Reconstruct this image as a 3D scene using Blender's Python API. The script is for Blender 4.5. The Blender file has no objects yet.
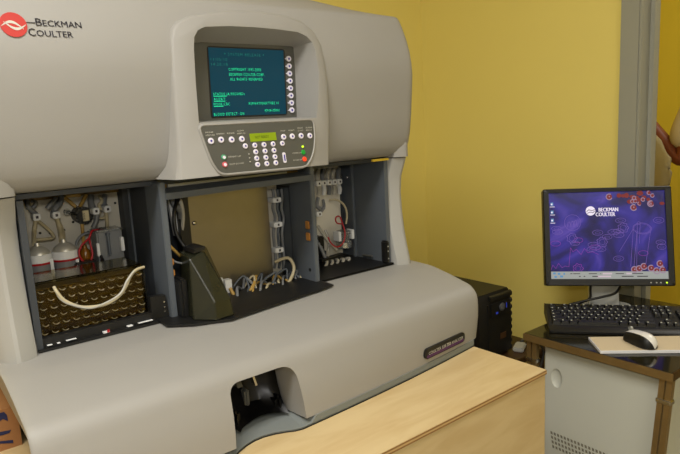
import bpy, bmesh, math, random
from mathutils import Vector, Matrix
random.seed(4)
PI = math.pi
SC = bpy.context.scene
COL = SC.collection

# ------------------------------------------------------------------ camera numbers
F = 600.0
R0 = Vector((0.781250922558474, -0.6220581345103345, -0.051871700290775216))
R1 = Vector((0.14458230579034784, 0.09948988341511825, 0.9844783999410005))
R2 = Vector((0.6072420875185446, 0.776624388226103, -0.16766516262644265))
CP = Vector((-0.18186470215321804, -1.050024005499632, 0.34045506489723143))

def at(u, v, y):
    """measured photo point, at the known depth y of its panel -> metres"""
    d = R0 * ((u - 340) / F) - R1 * ((v - 227) / F) + R2
    return CP + d * ((y - CP.y) / d.y)

# ------------------------------------------------------------------ materials
def lin(c):
    return tuple(((x / 255) / 12.92 if x / 255 <= .04045 else ((x / 255 + .055) / 1.055) ** 2.4) for x in c)

def mat(name, rgb, rough=.5, metal=0, spec=.5, noise=0, nscale=40, bump=0, bscale=200, emit=None, estr=0, trans=0, ior=1.45, alpha=1, coat=0):
    m = bpy.data.materials.new(name); m.use_nodes = True
    nt = m.node_tree; b = nt.nodes['Principled BSDF']
    c = lin(rgb) + (1,)
    b.inputs['Base Color'].default_value = c
    b.inputs['Roughness'].default_value = rough
    b.inputs['Metallic'].default_value = metal
    b.inputs['Specular IOR Level'].default_value = spec
    b.inputs['IOR'].default_value = ior
    b.inputs['Transmission Weight'].default_value = trans
    b.inputs['Alpha'].default_value = alpha
    b.inputs['Coat Weight'].default_value = coat
    tc = nt.nodes.new('ShaderNodeTexCoord')
    if noise:
        n = nt.nodes.new('ShaderNodeTexNoise'); n.inputs['Scale'].default_value = nscale; n.inputs['Detail'].default_value = 5
        nt.links.new(tc.outputs['Object'], n.inputs['Vector'])
        mx = nt.nodes.new('ShaderNodeMix'); mx.data_type = 'RGBA'
        mx.inputs['A'].default_value = tuple(x * (1 - noise) for x in c[:3]) + (1,)
        mx.inputs['B'].default_value = tuple(min(1, x * (1 + noise)) for x in c[:3]) + (1,)
        nt.links.new(n.outputs['Fac'], mx.inputs['Factor'])
        nt.links.new(mx.outputs['Result'], b.inputs['Base Color'])
    if bump:
        n = nt.nodes.new('ShaderNodeTexNoise'); n.inputs['Scale'].default_value = bscale; n.inputs['Detail'].default_value = 3
        nt.links.new(tc.outputs['Object'], n.inputs['Vector'])
        bp = nt.nodes.new('ShaderNodeBump'); bp.inputs['Strength'].default_value = bump; bp.inputs['Distance'].default_value = .002
        nt.links.new(n.outputs['Fac'], bp.inputs['Height']); nt.links.new(bp.outputs['Normal'], b.inputs['Normal'])
    if emit:
        b.inputs['Emission Color'].default_value = lin(emit) + (1,)
        b.inputs['Emission Strength'].default_value = estr
    return m

M = {}
M['shell'] = mat('warm_grey_plastic', (148, 146, 142), .5, noise=.03, nscale=12, bump=.12, bscale=900)
M['shell_light'] = mat('pale_grey_plastic', (160, 159, 155), .5, bump=.1, bscale=900)
M['plinth'] = mat('grey_base', (116, 121, 119), .55)
M['frame'] = mat('slate_metal', (84, 90, 97), .5, noise=.05, nscale=20)
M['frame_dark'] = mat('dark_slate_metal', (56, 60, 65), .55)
M['cream'] = mat('cream_panel', (218, 212, 196), .5, noise=.04, nscale=8)
M['olive'] = mat('olive_strip', (120, 92, 32), .5, noise=.2, nscale=60)
M['gunmetal'] = mat('console_grey', (80, 80, 75), .5, bump=.1, bscale=800)
M['steel'] = mat('brushed_steel', (134, 128, 116), .33, metal=.85, noise=.08, nscale=25)
M['chrome'] = mat('chrome', (205, 203, 198), .18, metal=1)
M['black'] = mat('black_plastic', (20, 20, 20), .45)
M['black_gloss'] = mat('glossy_black_plastic', (8, 8, 9), .3, spec=.3)
M['dark_green'] = mat('dark_olive_plastic', (34, 35, 24), .25, noise=.3, nscale=30)
M['key_white'] = mat('key_white', (222, 218, 232), .4)
M['key_blue'] = mat('key_print', (58, 46, 150), .5)
M['print_white'] = mat('print_white', (190, 188, 178), .6)
M['print_dark'] = mat('print_dark', (48, 44, 52), .6)
M['red_logo'] = mat('red_print', (176, 38, 28), .5)
M['lcd'] = mat('lcd', (120, 140, 20), .4, emit=(120, 140, 10), estr=.25)
M['lcd_ink'] = mat('lcd_ink', (62, 78, 12), .5)
M['led_green'] = mat('green_button', (20, 140, 50), .4, emit=(20, 150, 40), estr=.15)
M['led_red'] = mat('red_button', (235, 70, 40), .4, emit=(240, 60, 30), estr=.2)
M['led_lime'] = mat('lime_led', (190, 230, 40), .4, emit=(190, 240, 40), estr=1.2)
M['ring_green'] = mat('green_ring', (70, 150, 110), .5)
M['ring_red'] = mat('red_ring', (200, 80, 90), .5)
M['crt'] = mat('crt_glass', (6, 26, 34), .3, spec=.2, emit=(12, 66, 84), estr=.62)
M['crt_text'] = mat('crt_text', (20, 200, 130), .5, emit=(36, 228, 150), estr=1.5)
M['crt_dim'] = mat('crt_dim_text', (10, 90, 80), .5, emit=(20, 140, 115), estr=.8)
M['tube_clear'] = mat('clear_tubing', (200, 196, 184), .2, trans=.3)
M['tube_tan'] = mat('tan_tubing', (176, 142, 74), .4)
M['tube_red'] = mat('red_tubing', (165, 18, 28), .35)
M['tube_grey'] = mat('grey_tubing', (128, 130, 132), .35, trans=.2)
M['tube_cream'] = mat('cream_tubing', (184, 172, 140), .35)
M['clip_white'] = mat('white_clip', (225, 226, 226), .4)
M['amber'] = mat('amber_glass', (150, 95, 20), .12, trans=.5)
M['clear_plastic'] = mat('clear_plastic', (235, 238, 235), .12, trans=.85, ior=1.3)
M['cover'] = mat('clear_olive_plastic', (196, 184, 134), .1, trans=1, ior=1.25, bump=.1, bscale=60)
M['waste'] = mat('dark_olive_chamber', (96, 78, 30), .35, noise=.4, nscale=45)
M['dimple_glint'] = mat('painted_dimple_glint', (126, 116, 84), .25)  # pale colour standing in for flash highlights on the dimples
M['lid'] = mat('silver_lid', (200, 196, 184), .35, metal=.5)
M['brass'] = mat('brass_hinge', (196, 136, 66), .4, metal=.3)
M['label'] = mat('paper_label', (214, 200, 160), .6)
M['purple'] = mat('purple_plate', (72, 30, 84), .35)
M['white_plastic'] = mat('white_plastic', (170, 168, 160), .35)
M['mouse_white'] = mat('glossy_white', (228, 226, 222), .2, coat=.4)
M['paper'] = mat('pad_top', (206, 190, 160), .6)
M['paper_edge'] = mat('pad_edge', (226, 226, 232), .55)
M['bezel'] = mat('monitor_black', (13, 13, 14), .42)
M['silver'] = mat('monitor_silver', (160, 162, 160), .35, metal=.3)
M['appliance'] = mat('off_white_metal', (198, 201, 192), .45, noise=.03, nscale=6)
M['vent'] = mat('vent_hole', (120, 118, 106), .7)
M['gold'] = mat('worn_brass_trim', (156, 132, 88), .28, metal=.7, noise=.25, nscale=30)
M['gold_dark'] = mat('dark_brass', (104, 80, 46), .35, metal=.8, noise=.25, nscale=30)
M['glass_top'] = mat('smoked_glass', (34, 31, 20), .08, spec=.45)
M['carton'] = mat('corrugated_cardboard', (150, 104, 62), .8, noise=.08, nscale=30)
M['carton_ink'] = mat('navy_ink', (30, 36, 74), .7)
M['ups'] = mat('ups_black', (20, 19, 17), .5, bump=.1, bscale=400)
M['ups_badge'] = mat('ups_badge', (96, 98, 104), .35, metal=.4)
M['blue_led'] = mat('blue_led', (50, 70, 200), .4, emit=(50, 80, 255), estr=.1)
M['wood_dark'] = mat('dark_stand_wood', (70, 46, 24), .5, noise=.2, nscale=20)
M['frame_paint'] = mat('grey_door_paint', (158, 158, 146), .45)
M['wall'] = mat('yellow_wall_paint', (240, 222, 126), .6, noise=.02, nscale=3, bump=.08, bscale=150)
M['wall_far'] = mat('deep_yellow_wall_paint', (230, 206, 66), .6, noise=.02, nscale=3)
M['ceil'] = mat('white_ceiling', (235, 230, 215), .8)
M['floor'] = mat('beige_floor_tiles', (150, 140, 120), .5, noise=.1, nscale=5)
M['skin'] = mat('brown_skin', (128, 66, 36), .5, noise=.06, nscale=30)
M['shirt'] = mat('cream_cotton', (206, 190, 158), .8, bump=.3, bscale=60)
M['cloth'] = mat('pale_cotton_cloth', (176, 162, 122), .85, bump=.4, bscale=50)
M['trousers'] = mat('dark_trousers', (40, 40, 48), .8)
M['hair'] = mat('black_hair', (22, 18, 16), .6)
M['eye'] = mat('eye_white', (220, 215, 205), .3)
M['tower_black'] = M['black']

def plywood():
    m = mat('plywood', (222, 186, 126), .5)
    nt = m.node_tree; b = nt.nodes['Principled BSDF']
    tc = nt.nodes.new('ShaderNodeTexCoord'); mp = nt.nodes.new('ShaderNodeMapping')
    mp.inputs['Scale'].default_value = (2.5, 12, 12)
    n = nt.nodes.new('ShaderNodeTexNoise'); n.inputs['Scale'].default_value = 3.2; n.inputs['Detail'].default_value = 8; n.inputs['Distortion'].default_value = .6
    r = nt.nodes.new('ShaderNodeValToRGB')
    r.color_ramp.elements[0].position = .3; r.color_ramp.elements[0].color = lin((190, 165, 120)) + (1,)
    r.color_ramp.elements[1].position = .62; r.color_ramp.elements[1].color = lin((200, 178, 134)) + (1,)
    nt.links.new(tc.outputs['Object'], mp.inputs['Vector']); nt.links.new(mp.outputs['Vector'], n.inputs['Vector'])
    nt.links.new(n.outputs['Fac'], r.inputs['Fac']); nt.links.new(r.outputs['Color'], b.inputs['Base Color'])
    return m
M['ply'] = plywood()
def ply_edge():
    m = mat('plywood_edge', (180, 130, 76), .6)
    nt = m.node_tree; b = nt.nodes['Principled BSDF']
    tc = nt.nodes.new('ShaderNodeTexCoord'); sp = nt.nodes.new('ShaderNodeSeparateXYZ')
    w = nt.nodes.new('ShaderNodeMath'); w.operation = 'MULTIPLY'; w.inputs[1].default_value = 700
    s = nt.nodes.new('ShaderNodeMath'); s.operation = 'SINE'
    r = nt.nodes.new('ShaderNodeValToRGB')
    r.color_ramp.elements[0].color = lin((140, 104, 62)) + (1,); r.color_ramp.elements[1].color = lin((196, 164, 112)) + (1,)
    nt.links.new(tc.outputs['Object'], sp.inputs['Vector']); nt.links.new(sp.outputs['Z'], w.inputs[0]); nt.links.new(w.outputs[0], s.inputs[0])
    nt.links.new(s.outputs[0], r.inputs['Fac']); nt.links.new(r.outputs['Color'], b.inputs['Base Color'])
    return m
M['ply_edge'] = ply_edge()

def wallpaper():
    """blue and violet swirl shown by the monitor"""
    m = mat('screen_wallpaper', (20, 18, 60), .25)
    nt = m.node_tree; b = nt.nodes['Principled BSDF']
    tc = nt.nodes.new('ShaderNodeTexCoord'); mp = nt.nodes.new('ShaderNodeMapping'); mp.inputs['Scale'].default_value = (5, 5, 11)
    n = nt.nodes.new('ShaderNodeTexNoise'); n.inputs['Scale'].default_value = 1.0; n.inputs['Detail'].default_value = 3; n.inputs['Distortion'].default_value = 1.6
    r = nt.nodes.new('ShaderNodeValToRGB')
    e = r.color_ramp.elements
    e[0].position = .28; e[0].color = lin((16, 10, 56)) + (1,)
    e[1].position = .72; e[1].color = lin((120, 92, 205)) + (1,)
    k = e.new(.43); k.color = lin((30, 24, 104)) + (1,)
    k = e.new(.55); k.color = lin((54, 44, 160)) + (1,)
    nt.links.new(tc.outputs['Object'], mp.inputs['Vector']); nt.links.new(mp.outputs['Vector'], n.inputs['Vector'])
    nt.links.new(n.outputs['Fac'], r.inputs['Fac'])
    nt.links.new(r.outputs['Color'], b.inputs['Emission Color']); b.inputs['Emission Strength'].default_value = .62
    b.inputs['Base Color'].default_value = (.004, .004, .006, 1)
    return m
M['wallpaper'] = wallpaper()
def em(name, c, s=.7): return mat(name, tuple(int(x * .3) for x in c), .5, emit=c, estr=s)
M['px_white'] = em('screen_white', (235, 225, 240), .9)
M['px_line'] = em('screen_lilac_line', (136, 104, 208), .48)
M['px_pink'] = em('screen_pink_line', (160, 64, 190), .5)
M['px_red'] = em('screen_red', (150, 40, 44), .5)
M['px_pale'] = em('screen_pale', (190, 160, 190), .5)
M['px_bar'] = em('screen_taskbar', (176, 180, 176), .62)
M['px_icon'] = em('screen_icon', (90, 150, 200), .7)
M['px_dark'] = em('screen_dark', (60, 40, 60), .3)

# ------------------------------------------------------------------ mesh builder
class MB:
    def __init__(s): s.b = bmesh.new()
    def box(s, lo, hi, rot=None, bev=0):
        lo = Vector(lo); hi = Vector(hi); c = (lo + hi) / 2; d = hi - lo
        mt = Matrix.Translation(c) @ (rot.to_4x4() if rot else Matrix.Identity(4)) @ Matrix.Diagonal((*d, 1))
        g = bmesh.ops.create_cube(s.b, size=1, matrix=mt)
        if bev:
            es = list({e for v in g['verts'] for e in v.link_edges})
            bmesh.ops.bevel(s.b, geom=es, offset=bev, segments=2, affect='EDGES', clamp_overlap=True)
        return s
    def obox(s, o, ax, ay, az, bev=0):
        """box from a corner and three edge vectors"""
        o = Vector(o); ax = Vector(ax); ay = Vector(ay); az = Vector(az)
        vs = [s.b.verts.new(o + ax * i + ay * j + az * k) for i in (0, 1) for j in (0, 1) for k in (0, 1)]
        fs = []
        for q in ((0, 1, 3, 2), (4, 6, 7, 5), (0, 4, 5, 1), (2, 3, 7, 6), (0, 2, 6, 4), (1, 5, 7, 3)):
            fs.append(s.b.faces.new([vs[i] for i in q]))
        if bev:
            es = list({e for v in vs for e in v.link_edges})
            bmesh.ops.bevel(s.b, geom=es, offset=bev, segments=2, affect='EDGES', clamp_overlap=True)
        return s
    def loft(s, loops, cap0=True, cap1=True, closed=True):
        rows = [[s.b.verts.new(Vector(p)) for p in l] for l in loops]
        n = len(rows[0])
        for a, c in zip(rows, rows[1:]):
            for i in range(n if closed else n - 1):
                j = (i + 1) % n
                s.b.faces.new((a[i], a[j], c[j], c[i]))
        if cap0: s.b.faces.new(rows[0][::-1])
        if cap1: s.b.faces.new(rows[-1])
        return s
    def cyl(s, a, b, r, r2=None, n=20):
        a = Vector(a); b = Vector(b); r2 = r if r2 is None else r2
        d = (b - a).normalized(); q = d.to_track_quat('Z', 'Y')
        L = [[p + q @ Vector((rr * math.cos(t * 2 * PI / n), rr * math.sin(t * 2 * PI / n), 0)) for t in range(n)] for p, rr in ((a, r), (b, r2))]
        return s.loft(L)
    def lathe(s, base, axis, prof, n=24):
        """prof: (radius, height) list along axis"""
        base = Vector(base); q = Vector(axis).normalized().to_track_quat('Z', 'Y')
        L = [[base + q @ Vector((max(r, 1e-4) * math.cos(t * 2 * PI / n), max(r, 1e-4) * math.sin(t * 2 * PI / n), h)) for t in range(n)] for r, h in prof]
        return s.loft(L)
    def tube(s, pts, r, n=8, sub=5, closed=False, taper=None):
        P = [Vector(p) for p in pts]
        if sub > 1 and len(P) > 2:
            Q = []
            m = len(P)
            for i in range(m if closed else m - 1):
                p0 = P[(i - 1) % m] if closed or i > 0 else P[0]
                p1 = P[i]; p2 = P[(i + 1) % m]
                p3 = P[(i + 2) % m] if closed or i + 2 < m else p2
                for k in range(sub):
                    t = k / sub
                    Q.append(.5 * ((2 * p1) + (p2 - p0) * t + (2 * p0 - 5 * p1 + 4 * p2 - p3) * t * t + (3 * p1 - p0 - 3 * p2 + p3) * t ** 3))
            if not closed: Q.append(P[-1])
            P = Q
        m = len(P); up = None; L = []
        for i, p in enumerate(P):
            d = (P[(i + 1) % m] - P[i - 1]) if closed else (P[min(i + 1, m - 1)] - P[max(i - 1, 0)])
            if d.length < 1e-9: d = Vector((0, 0, 1))
            d.normalize()
            if up is None: up = Vector((0, 0, 1)) if abs(d.z) < .9 else Vector((1, 0, 0))
            x = d.cross(up)
            if x.length < 1e-6: x = d.orthogonal()
            x.normalize(); y = x.cross(d).normalized(); up = y
            rr = r if taper is None else r * taper(i / (m - 1))
            L.append([p + x * rr * math.cos(2 * PI * k / n) + y * rr * math.sin(2 * PI * k / n) for k in range(n)])
        if closed:
            L.append(L[0]); return s.loft(L, False, False)
        return s.loft(L)
    def prism(s, poly, vec):
        poly = [Vector(p) for p in poly]; vec = Vector(vec)
        return s.loft([poly, [p + vec for p in poly]])
    def ball(s, c, r, sc=(1, 1, 1), n=16):
        bmesh.ops.create_uvsphere(s.b, u_segments=n, v_segments=max(6, n * 2 // 3), radius=r, matrix=Matrix.Translation(Vector(c)) @ Matrix.Diagonal((*sc, 1)))
        return s
    def text(s, body, o, right, up, size, width=None, depth=.0004, align='LEFT', spacing=1.0, off_=0):
        cu = bpy.data.curves.new('tmp', 'FONT'); cu.body = body; cu.size = 1; cu.extrude = 0
        cu.align_x = align; cu.offset = off_; cu.space_character = spacing; cu.resolution_u = 2
        ob = bpy.data.objects.new('tmp', cu); COL.objects.link(ob)
        bpy.context.view_layer.update()
        me = bpy.data.meshes.new_from_object(ob.evaluated_get(bpy.context.evaluated_depsgraph_get()))
        bpy.data.objects.remove(ob); bpy.data.curves.remove(cu)
        if not me.vertices: return s
        xs = [v.co.x for v in me.vertices]; w = max(xs) - min(xs); x0 = min(xs)
        right = Vector(right).normalized(); up = Vector(up).normalized(); nrm = right.cross(up)
        cap = .73
        sy = size / cap; sx = sy if width is None else width / w
        off = 0 if width is None or align == 'LEFT' else 0
        vs = [s.b.verts.new(Vector(o) + right * ((v.co.x - (x0 if align == 'LEFT' else 0)) * sx) + up * (v.co.y * sy) + nrm * depth) for v in me.vertices]
        for p in me.polygons:
            try: s.b.faces.new([vs[i] for i in p.vertices])
            except ValueError: pass
        bpy.data.meshes.remove(me)
        return s
    def build(s, name, m, parent=None, smooth=None, recalc=True):
        if recalc: bmesh.ops.recalc_face_normals(s.b, faces=s.b.faces)
        me = bpy.data.meshes.new(name); s.b.to_mesh(me); s.b.free()
        me.materials.append(m if not isinstance(m, str) else M[m])
        ob = bpy.data.objects.new(name, me); COL.objects.link(ob)
        if parent is not None:
            ob.parent = parent; ob.matrix_parent_inverse = world(parent).inverted()
        if smooth is not None:
            me.shade_smooth() if smooth >= 180 else me.set_sharp_from_angle(angle=math.radians(smooth)) if False else None
            for p in me.polygons: p.use_smooth = True
            me.set_sharp_from_angle(angle=math.radians(smooth))
        return ob

def world(o):
    m = o.matrix_basis.copy()
    while o.parent:
        m = o.parent.matrix_basis @ o.matrix_parent_inverse @ m if False else (o.parent.matrix_basis @ (o.matrix_parent_inverse @ m))
        o = o.parent
    return m

def tag(o, label, cat, group=None, kind=None):
    if label: o['label'] = label
    if cat: o['category'] = cat
    if group: o['group'] = group
    if kind: o['kind'] = kind
    return o
def thing(name, label, cat, loc=(0, 0, 0), rz=0, group=None):
    o = bpy.data.objects.new(name, None); COL.objects.link(o)
    o.location = loc; o.rotation_euler = (0, 0, rz); o.empty_display_size = .05
    return tag(o, label, cat, group)
def struct(name, mb, m, smooth=None):
    o = mb.build(name, m, None, smooth); o['kind'] = 'structure'; return o
def boolean(ob, cutter_mb):
    c = cutter_mb.build('cutter', 'black')
    md = ob.modifiers.new('b', 'BOOLEAN'); md.object = c; md.operation = 'DIFFERENCE'; md.solver = 'EXACT'
    bpy.context.view_layer.update()
    me = bpy.data.meshes.new_from_object(ob.evaluated_get(bpy.context.evaluated_depsgraph_get()))
    ob.modifiers.clear(); old = ob.data; ob.data = me; me.name = old.name; bpy.data.meshes.remove(old)
    cm = c.data; bpy.data.objects.remove(c); bpy.data.meshes.remove(cm)
    while len(me.materials) > 1: me.materials.pop()
    for p in me.polygons: p.material_index = 0; p.use_smooth = True
    me.set_sharp_from_angle(angle=math.radians(32))
def lerp(a, b, t): return a + (b - a) * t
def round_poly(pts, r, n=4):
    """round the corners of a 2-D polygon"""
    out = []; m = len(pts)
    for i in range(m):
        p = Vector(pts[i]); a = Vector(pts[i - 1]); b = Vector(pts[(i + 1) % m])
        rr = r[i] if isinstance(r, (list, tuple)) else r
        da = (a - p); db = (b - p)
        rr = min(rr, da.length * .49, db.length * .49)
        s = p + da.normalized() * rr; e = p + db.normalized() * rr
        for k in range(n + 1):
            t = k / n; out.append((s * (1 - t) ** 2 + p * 2 * t * (1 - t) + e * t * t))
    return out

# ================================================================== SETTING
ZF = -1.02; ZC = 1.62
XW = 1.78; YW = .82
struct('floor', MB().box((-2.4, -3.2, ZF - .05), (3.6, YW + .1, ZF)), 'floor')
struct('ceiling', MB().box((-2.4, -3.2, ZC), (3.6, YW + .1, ZC + .05)), 'ceil')
struct('wall_back', MB().box((-2.4, YW, ZF), (XW, YW + .1, ZC)), 'wall')
struct('wall_left', MB().box((-2.4, -3.2, ZF), (-2.3, YW, ZC)), 'ceil')
struct('wall_front', MB().box((-2.4, -3.3, ZF), (3.6, -3.2, ZC)), 'ceil')
DY0, DY1, DZ = -.122, -1.02, 1.04          # door opening
w = MB().box((XW, DY0, ZF), (XW + .10, YW + .1, ZC)).box((XW, -3.2, ZF), (XW + .10, DY1, ZC)).box((XW, DY1, DZ), (XW + .10, DY0, ZC))
struct('wall_right', w, 'wall')
struct('wall_beyond', MB().box((3.5, -3.2, ZF), (3.6, YW + .1, ZC)), 'wall_far')
struct('wall_beyond_side', MB().box((XW + .10, YW, ZF), (3.6, YW + .1, ZC)), 'wall_far')
d = MB()
for y0, y1 in ((DY0, DY0 + .062), (DY1 - .062, DY1)):
    d.box((XW - .016, y0, ZF), (XW, y1, DZ + .06), bev=.003)
    d.box((XW + .10, y0, ZF), (XW + .101, y1, DZ + .06), bev=.003)
d.box((XW - .016, DY1, DZ), (XW, DY0, DZ + .06))
# jamb lining with a raised stop in the middle
d.box((XW - .016, DY0 - .008, ZF), (XW + .101, DY0, DZ))
d.box((XW + .034, DY0 - .022, ZF), (XW + .066, DY0 - .008, DZ), bev=.002)
d.box((XW - .016, DY1, ZF), (XW + .101, DY1 + .008, DZ))
d.box((XW + .034, DY1 + .008, ZF), (XW + .066, DY1 + .022, DZ), bev=.002)
struct('door_1', d, 'frame_paint')

# ================================================================== PLYWOOD BOX
ZP = -.172
t = thing('plywood_box', 'large unpainted plywood box carrying the blood analyzer', 'box', (.25, .1, ZF))
MB().box((-.5, -.392, ZP - .010), (.846, .56, ZP)).build('top_sheet', 'ply', t)
MB().box((-.4995, -.3925, ZP - .0095), (.8465, .5605, ZP - .0012)).build('sheet_edge', 'ply_edge', t)
MB().box((-.498, -.390, ZF), (.844, -.374, ZP - .010)).build('front_panel', 'ply', t)
MB().box((.828, -.374, ZF), (.844, .558, ZP - .010)).build('side_panel', 'ply', t)
MB().box((-.498, -.374, ZF), (-.482, .558, ZP - .010)).build('side_panel', 'ply', t)
MB().box((-.482, .542, ZF), (.828, .558, ZP - .010)).build('back_panel', 'ply', t)

# ================================================================== BLOOD ANALYZER
A = thing('blood_analyzer', 'large warm grey benchtop blood analyzer with green text screen and open bays', 'analyzer', (.4, .1, ZP))
XL, XR = -.064, .866
# ---- lower housing
def bow(x): return .043 * max(0, 1 - ((x - .22) / .65) ** 2)
low_prof = [(.46, -.004), (.0, -.004), (-.05, -.006), (-.062, -.0068), (-.074, -.0085), (-.12, -.0175), (-.178, -.032), (-.188, -.0365), (-.1965, -.0435), (-.2025, -.053), (-.2055, -.064), (-.207, -.08), (-.207, -.105), (-.204, -.13), (-.200, -.157), (-.18, -.157), (.46, -.157)]
xs = [XL, XL + .001, XL + .004, XL + .012, XL + .03] + [XL + .03 + (XR - XL - .06) * i / 30 for i in range(1, 30)] + [XR - .03, XR - .012, XR - .004, XR - .001, XR]
loops = []
for x in xs:
    e = min(x - XL, XR - x); rnd = .008 * (1 - math.sqrt(max(0, 1 - (1 - min(e / .012, 1)) ** 2)))
    L = []
    for y, z in low_prof:
        k = max(0, min(1, -y / .18)) * max(.5, min(1, (-z + .02) / .17))
        zz = z - (rnd * .25 if z > -.1 and y > -.2 else 0)
        zs = lerp(.045, .10, max(0, min(1, (-y - .05) / .13))); tp = .045 * max(0, min(1, (-z - zs) / .03)) * max(0, 1 - (x - XL) / .1)
        L.append((x + tp, y - bow(x) * k + rnd * k, zz))
    loops.append(L)
low = MB().loft(loops).build('lower_housing', 'shell', A, 35)
cut2 = [(.213, -.25), (.222, -.057), (.346, -.057), (.364, -.25)]
op = round_poly(cut2, [.001, .02, .03, .001], 6)
bk = round_poly([(.240, -.25), (.242, -.064), (.346, -.064), (.350, -.25)], [.001, .012, .015, .001], 6)
cut = MB().loft([[(p.x, -.34, p.y) for p in op], [(p.x, -.248 if p.y < -.1 else -.222, p.y) for p in op], [(p.x * .6 + q.x * .4, -.205, p.y) for p, q in zip(op, bk)], [(p.x * .2 + q.x * .8, -.175, q.y) for p, q in zip(op, bk)], [(p.x, -.125, p.y) for p in bk]])
boolean(low, cut)
# ---- plinth
pl = []
px_ = [-.004, .02, .05, .1, .15, .195, .212, .228, .245, .262, .28, .30, .318, .332, .345, .365, .375, .41, .45, .53, .62, .7, .78, .82, .848, .852]
def pf(x, top):
    y = -.202 - bow(x)
    if .205 < x < .338: y += .026 * math.sin(PI * (x - .205) / .133)
    if top:
        if .225 < x < .346: y = -.135
        elif .2 < x <= .225: y = lerp(y, -.135, (x - .2) / .03)
        elif .346 <= x < .372: y = lerp(-.135, y, (x - .346) / .03)
    return y + (.012 if x > .849 else 0)
for z, tp_ in ((ZP, 0), (ZP + .004, 0), (-.1568, 1)):
    pl.append([(x, pf(x, tp_) + (.001 if z < -.17 else 0), z) for x in px_] + [(.852, .44, z), (-.004, .44, z)])
MB().loft(pl).build('plinth', 'plinth', A)
MB().loft([[(x, pf(x, 0) - .0012, z) for x in px_] + [(.853, .44, z), (-.005, .44, z)] for z in (ZP, ZP + .0016)]).build('plinth_seam', 'black', A)
# ---- tube port
port = MB()
loops = []
for z, yb in ((-.060, -.146), (-.085, -.15), (-.11, -.156), (-.135, -.166), (-.147, -.176), (-.1565, -.188)):
    inner = []; n = 14
    for i in range(n + 1):
        q = i / n
        inner.append((lerp(.247, .344, q), yb - .010 + (.022 if z > -.14 else .008) * math.sin(PI * q) - (.006 if q in (0, 1) else 0), z + (.008 * math.sin(PI * q) if z < -.15 else 0)))
    outer = [(.348, -.126, z), (.243, -.126, z)]
    loops.append(inner + outer)
po = port.loft(loops).build('tube_port', 'black_gloss', A, 40)
for x in (.252, .337):
    MB().box((x - .0075, -.188, -.160), (x + .0075, -.14, -.128), bev=.006).build('port_guide', 'black_gloss', po, 40)
MB().box((.283, -.162, -.140), (.292, -.13, -.108), bev=.003).build('sensor_strip', 'gunmetal', po)
MB().obox((.300, -.156, -.078), (.004, 0, 0), (.007, -.002, -.03), (0, .02, 0)).build('needle_guide', 'chrome', po)
MB().obox((.267, -.158, -.082), (.010, 0, 0), (.004, -.002, -.018), (0, .03, 0)).build('needle_block', 'gunmetal', po)
# ---- name plate
def fy(x, z): return -.2055 - bow(x) * max(.5, min(1, (.134 + .02) / .17))
NP = MB()
poly = round_poly([(.664, -.145), (.664, -.123), (.804, -.123), (.804, -.145)], .0105, 6)
npo = MB().prism([(p.x, fy(p.x, p.y) - .003, p.y) for p in poly], (0, .006, 0)).build('name_plate', 'black', A)
q = round_poly([(.669, -.143), (.669, -.137), (.799, -.137), (.799, -.143)], .005, 4)
MB().prism([(p.x, fy(p.x, p.y) - .0036, p.y) for p in q], (0, .002, 0)).build('purple_band', 'purple', npo)
sl = (fy(.81, 0) - fy(.69, 0)) / .12
tb = MB()
for t_, x, h, w_ in (('COULTER', .674, .0068, .042), ('LH 750', .720, .0075, .029), ('LH 750', .7207, .0075, .029), ('ANALYZER', .753, .0068, .042)):
    tb.text(t_, (x, fy(x, 0) - .0040, -.1365), (1, sl, 0), (0, 0, 1), h, w_)
tb.build('plate_lettering', 'print_white', npo, recalc=False)

# ---- upper housing
UL, UR = -.062, .850
up_prof = [(.45, .258), (.1, .258), (.05, .257), (.03, .258), (.01, .260), (-.004, .264), (-.014, .272), (-.022, .287), (-.029, .312), (-.035, .355), (-.040, .405), (-.043, .445), (-.041, .472), (-.036, .497), (-.027, .525), (-.015, .553), (-.005, .572), (.001, .579), (.01, .583), (.05, .592), (.12, .606), (.25, .615), (.45, .61)]
def corner(x):
    e = min(x - UL, UR - x); w_ = .02
    if e >= w_: return 0
    return .012 * (1 - math.sqrt(max(0, 1 - (1 - e / w_) ** 2)))
xs = [UL + d_ for d_ in (0, .0015, .005, .010, .017, .026, .036, .048, .062)]
xs = xs + [UL + .062 + (UR - UL - .124) * i / 24 for i in range(1, 24)] + [UL + UR - x for x in reversed(xs)]
loops = []
for x in xs:
    e = min(x - UL, UR - x); rnd = .014 * (1 - math.sqrt(max(0, 1 - (1 - min(e / .017, 1)) ** 2)))
    c = corner(x); L = []
    cr = (1 - math.exp(-max(0, min(UR - x, x - UL)) / .3)) * 1.2
    for i, (y, z) in enumerate(up_prof):
        if y > .2 and z < .3: zz = z
        else: zz = z + c * max(0, (.58 - z) / (.58 - .256)) if z < .58 else z
        if z > .583: zz += cr * .075 * min(1, max(0, (y - .01) / .2))
        L.append((x, y + (rnd if y < .04 else 0), zz))
    loops.append(L)
upo = MB().loft(loops).build('upper_housing', 'shell', A, 40)
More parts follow.
